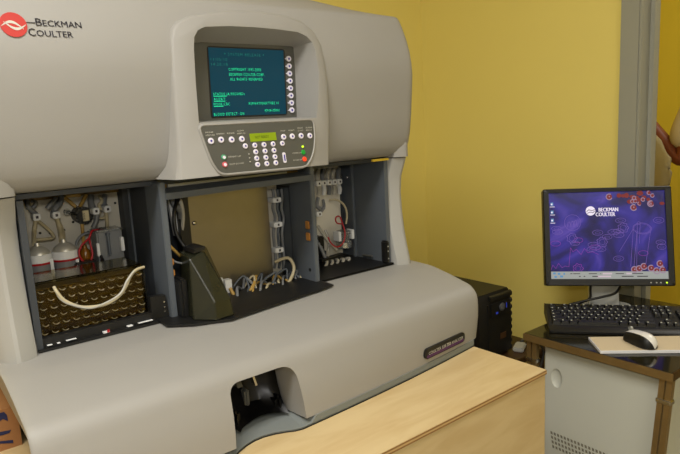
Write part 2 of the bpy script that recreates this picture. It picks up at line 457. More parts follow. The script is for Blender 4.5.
# ---- console
def cy(z, off=0): return -.075 + (z - .262) * .147 - off
def cpt(x, z, off=0): return (x, cy(z, off), z)
UPC = Vector((0, .147, 1)).normalized(); NC = Vector((0, -1, .147)).normalized()
con_o = [(.243, .262), (.249, .30), (.256, .38), (.262, .45), (.267, .497), (.273, .515), (.285, .528), (.305, .537), (.345, .546), (.396, .553), (.454, .555), (.510, .551), (.545, .543), (.568, .528), (.581, .505), (.586, .47), (.584, .42), (.575, .35), (.565, .30), (.558, .262)]
cen = Vector((.415, .40))
def grow(pts, d_): 
    out = []
    n = len(pts)
    for i in range(n):
        a = Vector(pts[i - 1]); b = Vector(pts[(i + 1) % n]); p = Vector(pts[i])
        tn = (b - a).normalized(); nr = Vector((-tn.y, tn.x))
        if (p - cen).dot(nr) < 0: nr = -nr
        q = p + nr * d_
        if p.y < .263: q = Vector((p.x + (d_ if p.x > .4 else -d_), p.y))
        out.append(q)
    return out
g0 = con_o; g1 = grow(con_o, .0025); g2 = grow(con_o, .006); g3 = grow(con_o, .007)
def yl(p, dy): return (p[0], cy(p[1]) + dy, p[1])
flare = lambda p, k: (p[0] - (k if p[0] < .3 and p[1] < .3 else 0), p[1])
console = MB().loft([[yl(p, 0) for p in g0], [yl(p, .0015) for p in g1], [yl(flare(p, .003), .007) for p in g2], [(p[0], max(cy(p[1]) + .03, .021), p[1]) for p in [flare(p, .018) for p in g3]]]).build('control_console', 'shell', A, 30)
op = [(.29, .357), (.296, .43), (.302, .485), (.306, .505), (.315, .518), (.33, .525), (.38, .529), (.43, .530), (.48, .529), (.53, .526), (.55, .519), (.562, .508), (.568, .49), (.568, .446), (.558, .395), (.546, .357)]
def bmap(p):
    tx = (p[0] - .29) / (.568 - .29); tz = (p[1] - .357) / (.530 - .357)
    x0 = .326 + .006 * tz; x1 = .549 + .003 * tz
    tx2 = (p[0] - (.29 + .012 * tz / .8)) / ((.546 + .022 * min(1, tz * 1.1)) - (.29 + .012 * tz / .8))
    return (lerp(x0, x1, max(0, min(1, tx2))), lerp(.360, .5045, tz))
bkp = [(.327, .361), (.328, .43), (.330, .48), (.331, .497), (.332, .503), (.345, .504), (.38, .504), (.43, .504), (.48, .504), (.53, .504), (.548, .504), (.551, .502), (.551, .49), (.551, .44), (.550, .395), (.549, .361)]
def rec(g, yb):
    cx_, cz_ = .43, .435
    G = lambda p: (p[0] + (g if p[0] > cx_ else -g), p[1] + (g if p[1] > cz_ else -g))
    o_ = [G(p) for p in op]; b_ = [G(p) for p in bkp]
    return MB().loft([[(x, -.16, z) for x, z in o_], [(x, cy(z) - .0005, z) for x, z in o_], [(lerp(a[0], b[0], .5), lerp(cy(a[1]), .016, .5), lerp(a[1], b[1], .5)) for a, b in zip(o_, b_)], [(x, yb, z) for x, z in b_]])
boolean(console, rec(0, .0165)); boolean(upo, rec(.004, .0215))
# screen frame
fr = MB().prism([(x, .013, z) for x, z in [(.322, .358), (.554, .358), (.556, .508), (.328, .508)]], (0, .007, 0)).build('screen_surround', 'gunmetal', A)
MB().prism([(p.x, .0122, p.y) for p in round_poly([(.351, .3655), (.525, .3665), (.529, .499), (.355, .4995)], .006)], (0, .002, 0)).build('screen_mask', 'black', fr)
scr = MB()
nx, nz = 10, 8
rows = []
for j in range(nz + 1):
    row = []
    for i in range(nx + 1):
        a = i / nx; b = j / nz
        x = lerp(lerp(.3545, .357, b), lerp(.5225, .5255, b), a); z = lerp(.3685, .4965, b)
        row.append((x, .0118 - .0008 * (1 - (2 * a - 1) ** 2) * (1 - (2 * b - 1) ** 2), z))
    rows.append(row)
scr.loft(rows, False, False, closed=False)
so = scr.build('display_screen', 'crt', A, 180)
def stx(mb, body, x, z, w_, h=.0056): mb.text(body, (x, .0106, z - h / 2), (1, 0, 0), (0, 0, 1), h, w_, spacing=1.3, off_=-.022)
tb = MB()
stx(tb, 'COPYRIGHT 1995-2006', .396, .457, .072); stx(tb, 'BECKMAN COULTER CORP.', .3965, .4475, .078); stx(tb, 'ALL RIGHTS RESERVED', .3975, .4385, .072)
stx(tb, 'STATUS:(A.RECORD)', .359, .4105, .067); stx(tb, 'ALERT:', .359, .401, .026); stx(tb, 'MODE:CBC', .358, .3915, .034)
stx(tb, 'ASPIRATIONS/TUBE 01', .434, .3915, .07); stx(tb, 'MAIN MENU', .471, .377, .034); stx(tb, 'BLOOD DETECT: ON', .357, .3725, .065)
for x, z, w_ in ((.359, .4064, .028), (.359, .3969, .024), (.358, .3874, .02)): tb.box((x, .0103, z - .0003), (x + w_, .0106, z + .0003))
tb.build('screen_text', 'crt_text', so, recalc=False)
tb = MB(); stx(tb, '* SYSTEM RELEASE *', .389, .485, .088); stx(tb, '11/05/10', .36, .475, .034); stx(tb, '14:20:18', .36, .466, .034)
tb.build('dim_screen_text', 'crt_dim', so, recalc=False)
for i in range(8):
    z = .48 - .01486 * i
    k = MB().cyl((.5365, .0125, z), (.5365, .0095, z), .0056, n=20).prism([(.527, .0118, z), (.533, .0118, z + .002), (.533, .0118, z - .002)], (0, .001, 0)).build('soft_key', 'key_white', A, 40)
    MB().cyl((.5365, .0096, z), (.5365, .0092, z), .0022, n=12).build('key_mark', 'key_blue', k)
# keypad
kp = [(.290, .350), (.534, .352), (.532, .32), (.525, .295), (.516, .279), (.503, .266), (.49, .2645), (.325, .2655), (.314, .2695), (.304, .288), (.296, .32)]
kp = round_poly(kp, [.008, .008, .01, .01, .01, .012, .004, .012, .01, .008, .01], 4)
cen = Vector((.41, .31))
rim = grow([tuple(p) for p in kp], .0036)
MB().loft([[cpt(p[0], p[1], -.004) for p in grow([tuple(p) for p in kp], .0062)], [cpt(p[0], p[1], .0035) for p in rim], [cpt(p[0], p[1], .004) for p in grow([tuple(p) for p in kp], .0018)], [cpt(p[0], p[1], .0022) for p in kp]]).build('keypad_rim', 'shell', A, 40)
kpan = MB().loft([[cpt(p[0], p[1], 0) for p in kp], [cpt(p[0], p[1], .0026) for p in kp]]).build('keypad_panel', 'gunmetal', A)
lc = MB().prism([cpt(*p, .0036) for p in [(.3855, .318), (.4425, .318), (.4425, .333), (.385, .333)]], (0, .002, 0)).build('keypad_display', 'lcd', A)
MB().text('NOT READY', cpt(.396, .3235, .0037), (1, 0, 0), UPC, .005, .03, depth=.0004).build('display_text', 'lcd_ink', lc, recalc=False)
def key(x, z, r=.0056, m='key_white', name='round_key', mark=True):
    c = Vector(cpt(x, z, .0026))
    k = MB().lathe(c, NC, [(r, -.001), (r, .0016), (r * .85, .0024)], 18).build(name, m, A, 40)
    if mark:
        MB().lathe(c + NC * .0024, NC, [(r * .36, 0), (r * .36, .0003)], 10).build('key_mark', 'key_blue', k)
    return k
for x, z in [(.306, .324), (.326, .325), (.347, .324), (.368, .324), (.459, .323), (.479, .323), (.50, .323), (.521, .322)]: key(x, z)
for x, z in [(.373, .311), (.393, .311), (.413, .311), (.433, .311), (.454, .311), (.393, .299), (.413, .299), (.433, .299), (.393, .287), (.413, .287), (.433, .287), (.393, .2755), (.413, .2755), (.433, .2755)]: key(x, z, .005)
pts = round_poly([(.4505, .274), (.4505, .294), (.457, .294), (.457, .274)], .003, 4)
k = MB().prism([cpt(p.x, p.y, .0045) for p in pts], (0, .004, 0)).build('long_key', 'key_white', A)
MB().obox(cpt(.4525, .278, .005), (.0025, 0, 0), tuple(UPC * .012), (0, .001, 0)).build('key_mark', 'key_blue', k)
for z, m in ((.294, 'ring_green'), (.281, 'ring_red')):
    k = key(.326, z, .005, m, 'start_button', False); MB().lathe(Vector(cpt(.326, z, .005)), NC, [(.003, 0), (.003, .0004)], 14).build('button_cap', 'key_white', k)
key(.4995, .291, .0048, 'led_green', 'power_on_button', False); key(.5, .2775, .0048, 'led_red', 'power_off_button', False); key(.5, .302, .002, 'led_lime', 'power_lamp', False)
for z in (.296, .289, .282): key(.378, z, .001, 'print_white', 'indicator_dot', False)
tb = MB()
for x, z, s_, w_ in [(.298, .338, 'PRIME', .015), (.297, .333, 'APERTURE', .018), (.319, .3345, 'DRAIN', .015), (.340, .3345, 'RINSE', .015), (.361, .338, 'CLEAR', .014), (.360, .333, 'APERTURE', .017), (.454, .3335, 'STOP', .011), (.4725, .3335, 'PRINT', .014), (.494, .337, 'START', .013), (.494, .332, 'CONT', .013), (.513, .337, 'ALARM', .016), (.514, .332, 'RESET', .014), (.335, .2925, 'START UP', .026), (.335, .2795, 'SHUT DOWN', .029), (.4745, .2895, 'POWER ON', .02), (.4735, .276, 'POWER OFF', .021)]:
    tb.text(s_, cpt(x, z, .0029), (1, 0, 0), UPC, .0027, w_)
tb.build('keypad_lettering', 'print_white', kpan, recalc=False)
# brand on upper housing
def py(z): return -.0375 + (z - .492) * .31 - .0005
UPL = Vector((0, .31, 1)).normalized()
em_ = MB(); n = 28
em_.prism([(.0225 + .0185 * math.cos(2 * PI * i / n), py(.511 + .0185 * math.sin(2 * PI * i / n)) - .001, .511 + .0185 * math.sin(2 * PI * i / n)) for i in range(n)], (0, .004, 0))
eo = em_.build('red_emblem', 'red_logo', A)
def curve_strip(pts, w_):
    L = []
    for i, (x, z) in enumerate(pts):
        a = i / (len(pts) - 1); h = w_ * math.sin(PI * a) + .0003
        L.append([(x, py(z + h) - .0014, z + h), (x, py(z - h) - .0014, z - h)])
    return L
sw = MB()
for s_ in (1, -1):
    pts = [(.0225 + s_ * (-.017 + .03 * a), .51 + s_ * (-.002 + .008 * math.sin(PI * a * 1.05) - .002 * a)) for a in [i / 12 for i in range(13)]]
    sw.loft(curve_strip(pts, .0018), False, False, closed=False)
sw.build('emblem_swoosh', 'print_white', eo, recalc=False)
lb = MB()
lb.box((.041, py(.516) - .0012, .5156), (.053, py(.516) + .001, .5162))
for dx in (0, .0004):
    lb.text('B', (.0535 + dx, py(.5115) - .0002, .5115), (1, 0, 0), UPL, .0125, .0085).text('ECKMAN', (.0632 + dx, py(.5115) - .0002, .5115), (1, 0, 0), UPL, .0102, .056)
    lb.text('C', (.0405 + dx, py(.4955) - .0002, .4955), (1, 0, 0), UPL, .0125, .0095).text('OULTER', (.0515 + dx, py(.4955) - .0002, .4955), (1, 0, 0), UPL, .0102, .052)
lb.build('brand_lettering', 'print_dark', A, recalc=False)

# ---- side columns
def cc(z):
    P = [(-.01, 0), (.01, .002), (.04, .010), (.08, .018), (.12, .023), (.17, .026), (.21, .022), (.24, .012), (.256, .003), (.34, -.004), (.5, -.004)]
    for (a, b), (c, d_) in zip(P, P[1:]):
        if a <= z <= c: return lerp(b, d_, (z - a) / (c - a))
    return .012
plan = [(0, .008), (-.004, -.008), (-.012, -.014), (-.030, -.021), (-.036, -.020), (-.047, -.010), (-.056, .003), (-.064, .03), (-.067, .07), (-.067, .42), (-.004, .42)]
for side in (0, 1):
    def X(x): return x if side == 0 else .8005 - x
    L = []
    for z in (-.008, .01, .04, .08, .12, .17, .21, .2555):
        L.append([(X(x), y + cc(z) * (1 if y < .1 else 0), z) for x, y in plan])
    MB().loft(L).build('side_column', 'shell_light', A, 28)
    L = []
    for z in (.258, .28, .31, .35, .40):
        L.append([(X(x), y - .003 * (y < .1) + (.02 if z > .38 and y < .1 else 0), z) for x, y in plan])
    MB().loft(L).build('column_cap', 'shell', A, 28)

# ---- bay carcass
MB().box((0, .245, 0), (.8, .26, .258)).box((0, .035, .248), (.8, .25, .2565)).build('bay_carcass', 'frame_dark', A)
MB().box((0, .0, -.003), (.235, .245, .001)).build('bay_floor', 'black', A); MB().box((.575, .0, -.003), (.8, .245, .001)).build('bay_floor', 'black', A)
MB().prism([(.205, 0, -.001), (.205, -.033, -.002), (.245, -.062, -.003), (.31, -.083, -.0045), (.545, -.053, -.002), (.578, -.045, -.002), (.578, .0, -.001), (.8, .0, -.001), (.8, .245, -.001), (.205, .245, -.001)], (0, 0, .003)).build('floor_channel', 'black', A)
# front frame: side posts, divider panels, cross rail
MB().box((-.001, .006, 0), (.009, .235, .248)).build('bay_side_panel', 'frame_dark', A)
MB().box((.789, .010, 0), (.800, .235, .254)).box((.782, .125, 0), (.789, .133, .25)).build('bay_side_panel', 'frame', A)
for x0, nm in ((.232, 'divider_panel'), (.566, 'divider_panel')):
    p = MB().box((x0 + .001, .06, -.002), (x0 + .006, .245, .2475)).build(nm, 'frame_dark' if x0 < .4 else 'frame', A)
    MB().box((x0 - .002, .0, -.002), (x0 + .010, .072, .2545), bev=.0015).build('divider_post', 'frame', p)
    MB().box((x0 - .003, .165, 0), (x0 + .001, .2, .235)).build('panel_rib', 'frame', p)
    if x0 > .4:
        rr = MB()
        for a, b in (((.085, .03), (.089, .21)), ((.19, .03), (.194, .21)), ((.085, .03), (.194, .034)), ((.085, .206), (.194, .21))):
            rr.box((x0 - .001, a[0], a[1]), (x0 + .001, b[0], b[1]))
        rr.build('panel_outline', 'frame_dark', p)
        h = MB()
        for z in (.118, .092): h.box((x0 - .0045, .010, z), (x0 - .001, .026, z + .019), bev=.002)
        h.build('hinge', 'brass', p)
        MB().cyl((x0 - .003, .02, .026), (x0, .02, .026), .004, n=12).cyl((x0 - .003, .02, .228), (x0, .02, .228), .003, n=12).build('screw', 'black', p)
    else:
        h = MB()
        for z in (.098, .077): h.box((x0 + .009, .005, z), (x0 + .015, .03, z + .014), bev=.002)
        h.build('hinge', 'brass', p)
rl = MB().loft([[(.240, .0, .222), (.240, -.002, .234), (.240, .03, .2415), (.240, .03, .222)], [(.57, .0, .2265), (.57, -.002, .238), (.57, .03, .2445), (.57, .03, .2265)]]).build('cross_rail', 'frame', A)
MB().box((.242, .045, .226), (.566, .05, .2475)).build('olive_strip', 'olive', A)
MB().box((.262, .035, .24), (.53, .042, .247)).build('light_strip', 'silver', A)

# ================= left bay
YB = .24
bp = MB().box((.008, YB, .0), (.232, YB + .004, .234)).build('valve_panel', 'cream', A)
MB().box((.008, .228, .226), (.232, .24, .246)).build('olive_strip', 'olive', A)
hl = MB()
for u, v in ((40, 233), (50, 233), (64, 230), (115, 203), (73, 222), (88, 232)):
    p = at(u, v, YB); hl.cyl(p - Vector((0, .001, 0)), p + Vector((0, .001, 0)), .0026, n=12)
hl.build('panel_hole', 'black', bp)
def T(pts, r, m, name='tubing', parent=A, n=8):
    return MB().tube([at(*p) for p in pts], r, n).build(name, m, parent, 60)
def clip(u, v, y, w_=.013, h=.013):
    p = at(u, v, y)
    c = MB().box((p.x - w_ / 2, p.y - .006, p.z - h / 2), (p.x + w_ / 2, y + .02, p.z + h / 2), bev=.0015).build('pinch_valve', 'clip_white', A)
    MB().box((p.x - .0022, p.y - .0066, p.z - .0025), (p.x + .0022, p.y - .0055, p.z + .0025)).build('valve_number', 'print_dark', c)
for u, v in ((36.5, 217), (56, 215), (95.5, 211), (107, 209)): clip(u, v, .188)
T([(27, 201, .21), (28, 206, .2), (32, 211, .2), (36, 214, .2)], .005, 'tube_grey')
T([(32, 201, .21), (36, 203, .2), (33, 208, .2)], .004, 'tube_grey')
T([(61, 197, .21), (60, 203, .2), (55, 209, .195), (54, 214, .2)], .006, 'tube_grey')
T([(56, 199, .21), (52, 203, .2), (47, 209, .2)], .005, 'tube_grey')
T([(36, 219, .2), (34, 232, .2), (34, 245, .17)], .0042, 'tube_cream')
T([(37, 220, .2), (48, 229, .205), (54, 237, .205), (46, 239, .2), (36, 240, .2)], .0033, 'tube_cream')
T([(57, 218, .2), (60, 229, .2), (62, 243, .17)], .005, 'tube_cream')
T([(57, 218, .2), (63, 232, .2), (63, 243, .17)], .0035, 'tube_cream')
T([(91, 196, .215), (91, 203, .205), (93, 209, .2)], .0065, 'tube_grey')
T([(105, 195, .215), (104, 203, .205), (106, 208, .2)], .0055, 'tube_grey')
T([(99, 196, .215), (102, 201, .205), (99, 205, .205), (101, 210, .2)], .0035, 'tube_cream')
T([(97, 214, .2), (96, 222, .2), (93, 228, .2)], .0055, 'tube_grey')
T([(106, 212, .2), (107, 222, .2), (107, 231, .18)], .004, 'tube_cream')
T([(100, 212, .2), (98, 217, .205), (103, 218, .205), (106, 215, .205)], .003, 'tube_cream')
# round pump with label
c = at(82.5, 215, .22)
pm = MB().cyl(c + Vector((0, .02, 0)), c + Vector((0, -.012, 0)), .0175, n=28).cyl(c + Vector((0, -.012, 0)), c + Vector((0, -.016, 0)), .0145, n=28).build('round_pump', 'black', A, 40)
lt = MB()
for a in range(14):
    an = a * 2 * PI / 14
    if a != 3: lt.box((c.x + .0165 * math.cos(an) - .0012, c.y - .0172, c.z + .0165 * math.sin(an) - .0012), (c.x + .0165 * math.cos(an) + .0012, c.y - .012, c.z + .0165 * math.sin(an) + .0012))
lt.build('pump_screw', 'gunmetal', pm)
lo_ = MB().box((c.x - .0045, c.y - .0185, c.z - .0105), (c.x + .0075, c.y - .0155, c.z + .0105)).build('pump_label', 'label', pm)
MB().text('205', (c.x - .0005, c.y - .0186, c.z - .008), (0, 0, 1), (-1, 0, 0), .004, .014).build('label_print', 'print_dark', lo_, recalc=False)
k = at(67, 212, .205)
MB().tube([c + Vector((-.015, -.004, .004)), (c + k) / 2 + Vector((0, -.006, 0)), k], .0028).build('pump_link', 'black', pm, 60)
MB().ball(k, .007).build('clear_knob', 'clear_plastic', pm, 180)
T([(65, 198, .215), (70, 202, .21), (76, 207, .205)], .0038, 'tube_tan'); T([(86, 195, .215), (83, 201, .21), (80, 206, .205)], .0038, 'tube_tan'); T([(66, 196, .215), (73, 195.5, .213), (80, 195, .215)], .0035, 'tube_tan')
T([(82, 224, .205), (83, 234, .2), (84, 246, .17)], .0035, 'tube_tan')
T([(76, 262, .18), (75, 250, .18), (79, 238, .19), (88, 233, .19), (96, 238, .18), (101, 248, .18), (103, 262, .17)], .0028, 'tube_grey')
T([(107, 230.5, .17), (99, 230, .165), (92, 231, .16), (89, 238, .155), (82, 245, .15), (79, 253, .148), (83, 261, .146), (90, 261, .146), (92.5, 254, .148), (90.5, 245, .152), (89, 238, .158)], .002, 'tube_red')
c = at(85.5, 255, .165)
ab = MB().lathe(c - Vector((0, 0, .016)), (0, 0, 1), [(.007, 0), (.011, .004), (.012, .014), (.010, .024), (.005, .03), (.0045, .036)], 20).build('amber_bowl', 'amber', A, 60)
MB().cyl(c - Vector((0, 0, .03)), c - Vector((0, 0, .015)), .013, n=20).build('bowl_foot', 'black', ab, 40)
p = at(88, 268, .13); MB().box((p.x - .02, p.y, p.z - .012), (p.x + .02, p.y + .03, p.z + .012), bev=.003).build('valve_block', 'black', A)
# mixing baths
for (u0, v0, rad) in ((39, 257, .0215), (65, 253, .0225)):
    c = at(u0, v0, .165)
    b_ = MB().lathe(c - Vector((0, 0, .065)), (0, 0, 1), [(rad * .95, 0), (rad, .004), (rad, .058), (rad * .98, .06)], 28).build('mixing_bath', 'tube_grey', A, 40)
    MB().lathe(c - Vector((0, 0, .009)), (0, 0, 1), [(rad * 1.03, 0), (rad * 1.03, .014), (rad * .98, .015)], 28).build('bath_collar', 'clip_white', b_, 40)
    MB().lathe(c - Vector((0, 0, .013)), (0, 0, 1), [(rad * 1.04, 0), (rad * 1.05, .002), (rad * 1.04, .004)], 28).build('red_seal', 'tube_red', b_, 40)
    MB().lathe(c + Vector((0, 0, .005)), (0, 0, 1), [(rad * .98, 0), (rad * .9, .006), (rad * .55, .013), (rad * .25, .016), (rad * .2, .022)], 28).build('bath_lid', 'lid', b_, 50)
for u in (52.5, 78):
    p = at(u, 270, .15); MB().box((p.x - .0028, p.y - .004, p.z - .06), (p.x + .0028, p.y + .004, p.z + .022)).build('bath_post', 'clip_white', A)
p = at(52, 252, .19); MB().box((p.x - .05, .18, p.z - .008), (p.x + .055, .2, p.z - .002)).build('bath_shelf', 'chrome', A)
# clear chamber and syringe
a = at(96, 231, .15); b = at(126, 268, .15)
ch = MB().box((a.x, .15, b.z), (b.x, .19, a.z - .002), bev=.003).build('clear_chamber', 'tube_grey', A)
MB().box((a.x - .001, .147, a.z - .004), (b.x + .001, .192, a.z), bev=.001).build('chamber_lid', 'clear_plastic', ch)
p = at(109, 245, .145); MB().cyl(p - Vector((0, 0, .018)), p + Vector((0, 0, .02)), .003, n=12).cyl(p - Vector((0, 0, .022)), p - Vector((0, 0, .018)), .0018, n=10).cyl(p + Vector((0, 0, .02)), p + Vector((0, 0, .024)), .0045, n=12).build('syringe', 'frame', ch, 40)
p = at(123, 244, .14); MB().box((p.x - .003, p.y, p.z - .014), (p.x + .003, p.y + .01, p.z + .014), bev=.001).build('white_post', 'clip_white', A)
p = at(97.5, 249, .15); MB().box((p.x - .0025, p.y - .008, p.z - .014), (p.x + .0025, p.y, p.z + .012), bev=.001).build('white_post', 'clip_white', A)
T([(101, 256, .14), (104, 262, .12), (106, 270, .11)], .0025, 'black'); T([(98, 270, .12), (101, 262, .13), (102, 256, .14)], .0018, 'black')
# dimpled clear cover with loop of tubing, standing in a black tray
cvl = [(.008, .105), (.196, .105), (.203, .10), (.203, .014), (.006, .014)]
cv = MB()
cv.box((.006, .030, .013), (.196, .0315, .104)).box((.006, .033, .106), (.193, .118, .1078))
cv.loft([[(.006, .030, .104), (.006, .0335, .1078), (.006, .035, .106), (.006, .0315, .1035)], [(.194, .030, .104), (.194, .0335, .1078), (.194, .035, .106), (.194, .0315, .1035)]])
cv.loft([[(.196, .030, z), (.2035, .042, z), (.2035, .118, z), (.202, .118, z), (.202, .0425, z), (.195, .0315, z)] for z in (.013, .097)])
cv.loft([[(.193, .033, .1078), (.2035, .045, .097), (.2035, .118, .097), (.193, .118, .1078)], [(.193, .034, .106), (.2015, .045, .0965), (.2015, .118, .0965), (.193, .118, .106)]])
cvo = cv.build('dimpled_cover', 'cover', A)
MB().box((.01, .05, .008), (.2, .115, .09), bev=.004).build('waste_chamber', 'waste', A)
dm = MB()  # lower arc of each dimple drawn as a painted flash highlight
for r_ in range(6):
    for c_ in range(11):
        x = .019 + c_ * .0166 + (r_ % 2) * .003; z = .022 + r_ * .0142
        if x < .192: dm.tube([(x + .0056 * math.cos(q), .0295, z + .0055 * math.sin(q)) for q in [PI * (1.08 + .7 * i / 6) for i in range(7)]], .0008, 5, 1)
dm.build('cover_glint_arcs', 'dimple_glint', cvo, 50)
MB().tube([at(54, 287, .024), at(57, 292, .016), at(64, 300, .012), (.5 * (at(78, 306, .008) + at(76, 306, .008))), at(90, 307, .006), at(106, 304, .008), at(119, 296, .012), at(126, 286, .016), at(130, 277, .02), at(136, 270, .026), at(144, 267, .032)], .0028).build('tubing_loop', 'tube_cream', cvo, 60)
MB().tube([at(55, 288, .02), at(60, 298, .014), at(70, 304, .009), at(90, 308, .004), at(108, 302, .008), at(121, 293, .012), at(127, 281, .016), at(134, 271, .022)], .0022).build('tubing_loop', 'tube_clear', cvo, 60)
tr = MB().box((.010, .012, 0.001), (.21, .026, .016)).box((.010, .026, .001), (.21, .12, .006)).build('black_tray', 'black', A)
MB().prism([(.197, .012, .0), (.197, .012, .046), (.226, .012, .044), (.230, .012, 0)], (0, .014, 0)).build('tray_bracket', 'black', A)
dots = MB()
for x, z in ((.222, .032), (.222, .022), (.222, .014)): dots.cyl((x, .0122, z), (x, .011, z), .0016, n=10)
dots.build('bracket_screw', 'chrome', A)
for u0, u1, v in ((47, 54, 345), (57, 62, 343), (66, 78, 340), (103, 111, 333), (127, 134, 326.5), (138, 154, 322.5)):
    a = at(u0, v, .008); b = at(u1, v - (u1 - u0) * .2, .008)
    MB().box((a.x, .004, max(.002, min(a.z, b.z))), (b.x - .003, .011, max(.0045, max(a.z, b.z) - .001))).build('white_terminal', 'clip_white', A)
a = at(108, 332, .006); MB().box((a.x - .002, .002, .003), (a.x + .002, .004, .008)).build('red_terminal', 'tube_red', A)

# ================= centre bay
MB().box((.36, .06, 0), (.37, .075, .04)).build('connector_block', 'clip_white', A)
mp = MB().obox((.322, .1, .002), (.196, 0, -.0005), (-.001, 0, .213), (0, .006, 0), bev=.0015).build('steel_panel', 'steel', A)
MB().lathe(at(194, 223, .099), (0, -1, 0), [(.0045, -.001), (.0045, .002), (.003, .0035)], 16).build('panel_screw', 'chrome', mp, 50)
MB().box((.24, .238, .0), (.566, .243, .22)).build('centre_back_panel', 'frame_dark', A)
# tangle left of steel panel
p0 = at(176, 205, .09)
MB().obox(at(168, 200, .1), (.012, 0, 0), (.008, 0, -.075), (0, .01, 0)).build('white_bracket', 'clip_white', A)
T([(182, 196, .09), (176, 204, .06), (174, 218, .05), (177, 235, .045), (186, 248, .03), (198, 256, .02)], .004, 'black')
T([(171, 196, .08), (174, 205, .07), (180, 210, .08), (182, 220, .09)], .006, 'tube_grey')
T([(178, 197, .08), (181, 203, .07), (183, 215, .08), (182, 232, .09)], .004, 'tube_clear')
T([(169, 245, .03), (176, 252, .03), (182, 258, .04)], .003, 'tube_tan'); T([(170, 258, .03), (176, 262, .02), (185, 264, .02)], .002, 'tube_grey')
MB().box((.3, .085, .0), (.321, .11, .215)).build('black_post', 'black', A)
# dark wedge shaped chute
ct = MB()
for p in [(.252, -.044, 0), (.282, -.076, 0), (.322, -.072, 0), (.335, .02, 0), (.262, .03, 0), (.262, -.027, .112), (.292, -.024, .120), (.297, -.020, .120), (.283, -.073, .033), (.319, -.068, .031), (.325, .03, .118), (.272, .04, .115)]: ct.b.verts.new(p)
bmesh.ops.convex_hull(ct.b, input=ct.b.verts)
ct = ct.build('wedge_chute', 'dark_green', A)
cbv = ct.modifiers.new('bevel', 'BEVEL'); cbv.width = .003; cbv.segments = 2
MB().obox((.276, -.02, .119), (.022, .0, .003), (0, .05, 0), (.002, 0, .007)).build('chute_tab', 'black', ct)
MB().box((.243, -.02, -.001), (.258, .05, .075), bev=.004).build('chute_guide', 'black', A)
# column of valves right of steel panel
MB().box((.521, .13, .0), (.56, .135, .225)).build('valve_strip', 'cream', A)
for v in (200, 224.5, 250): clip(276 + (v - 200) * .05, v, .098, .022, .011)
for u, ph in ((272.5, 0), (277, 1), (281, 2)):
    T([(u, 189, .115), (u + 1.2, 197, .112), (u + .3, 208, .105), (u + 2.5, 218, .112), (u + 1, 233, .105), (u + 2, 246, .112), (u + 3, 258, .105), (u + 2, 268, .11)], .0034, ['tube_grey', 'frame', 'tube_grey'][ph])
random.seed(7)
for i in range(13):
    u0 = 232 + i * 4.6 + random.random() * 3; m = ['frame', 'tube_grey', 'tube_cream', 'frame', 'tube_tan'][i % 5]; q = lambda k: (random.random() - .5) * k
    T([(u0, 300 - i * 1.1, .03), (u0 + 2 + q(6), 292 - i * 1.1 + q(8), .06), (u0 + 6 + q(12), 286 + q(12) - i * .9, .08), (u0 + 13 + q(14), 283 + q(16) - i * .8, .075), (u0 + 17 + q(10), 290 - i * 1.1, .06), (u0 + 20, 300 - i * 1.2, .05)], .002 + random.random() * .0014, m)
T([(230, 288, .06), (236, 297, .05), (246, 296, .05), (253, 286, .06), (256, 276, .08)], .0038, 'tube_tan')
T([(275, 262, .09), (288, 258, .07), (294, 268, .06), (289, 282, .05), (280, 290, .04)], .0038, 'tube_cream')
MB().box((.38, .07, .0), (.395, .085, .03)).build('connector_block', 'clip_white', A)

# ================= right bay
YR = .175
rbp = MB().box((.574, YR + .002, .0), (.789, YR + .006, .25)).build('bay_back_panel', 'frame_dark', A)
MB().box((.64, YR - .006, .002), (.776, YR + .002, .236)).build('pump_panel', 'cream', A)
MB().box((.577, .14, .006), (.70, .15, .03)).build('cable_duct', 'black', A)
for i in range(5):
    u = 318 + i * 5.2
    clip(u, 183.5 - i * .5, .136, .0145, .0125)
    T([(u, 170.5 - i * .4, .16), (u - 1, 176, .15), (u, 181, .145)], .0058, ['tube_clear', 'tube_grey', 'tube_clear'][i % 3])
    T([(u, 185, .145), (u + 1, 189, .15), (u + .5, 195 - i * .4, .155)], .0055, ['tube_clear', 'clip_white', 'tube_grey'][i % 3])
p = at(341, 177, .15); MB().box((p.x - .006, .15, p.z - .012), (p.x + .006, .17, p.z + .012), bev=.002).build('chrome_valve', 'chrome', A)
p = at(347.5, 177, .15); MB().ball(p, .0045).build('chrome_knob', 'chrome', A, 180)
T([(318, 198, .16), (317, 206, .15), (321, 210, .15), (319, 214, .15)], .005, 'tube_grey'); T([(323, 200, .16), (324, 207, .15), (320, 213, .15)], .004, 'tube_grey')
clip(318.5, 214, .15, .016, .012); clip(323, 208, .155, .01, .008)
T([(329, 200, .16), (337, 200, .15), (344, 205, .145), (347, 214, .14), (346, 224, .135)], .0026, 'tube_cream')
p = at(320, 246, .14); MB().box((p.x - .008, .13, p.z - .025), (p.x + .008, .16, p.z + .025), bev=.003).build('black_block', 'black', A)
T([(318, 226, .15), (323, 234, .13), (330, 243, .12), (337, 250, .12)], .004, 'tube_clear'); T([(317, 240, .14), (322, 250, .13), (327, 262, .12)], .0045, 'tube_grey'); T([(325, 230, .15), (329, 240, .14), (328, 255, .13), (333, 263, .12)], .003, 'tube_clear')
c = at(343.5, 238, .12)
cy_ = MB().lathe(c - Vector((0, 0, .024)), (0, 0, 1), [(.019, 0), (.020, .004), (.020, .016), (.016, .017), (.016, .034), (.019, .035), (.019, .042), (.01, .045)], 26).build('glass_pump', 'clear_plastic', A, 40)
MB().lathe(c - Vector((0, 0, .022)), (0, 0, 1), [(.015, 0), (.015, .012)], 20).build('pump_base', 'chrome', cy_, 40)
MB().lathe(c - Vector((0, 0, .008)), (0, 0, 1), [(.010, 0), (.012, .01), (.010, .022)], 20).build('pump_core', 'black', cy_, 40)
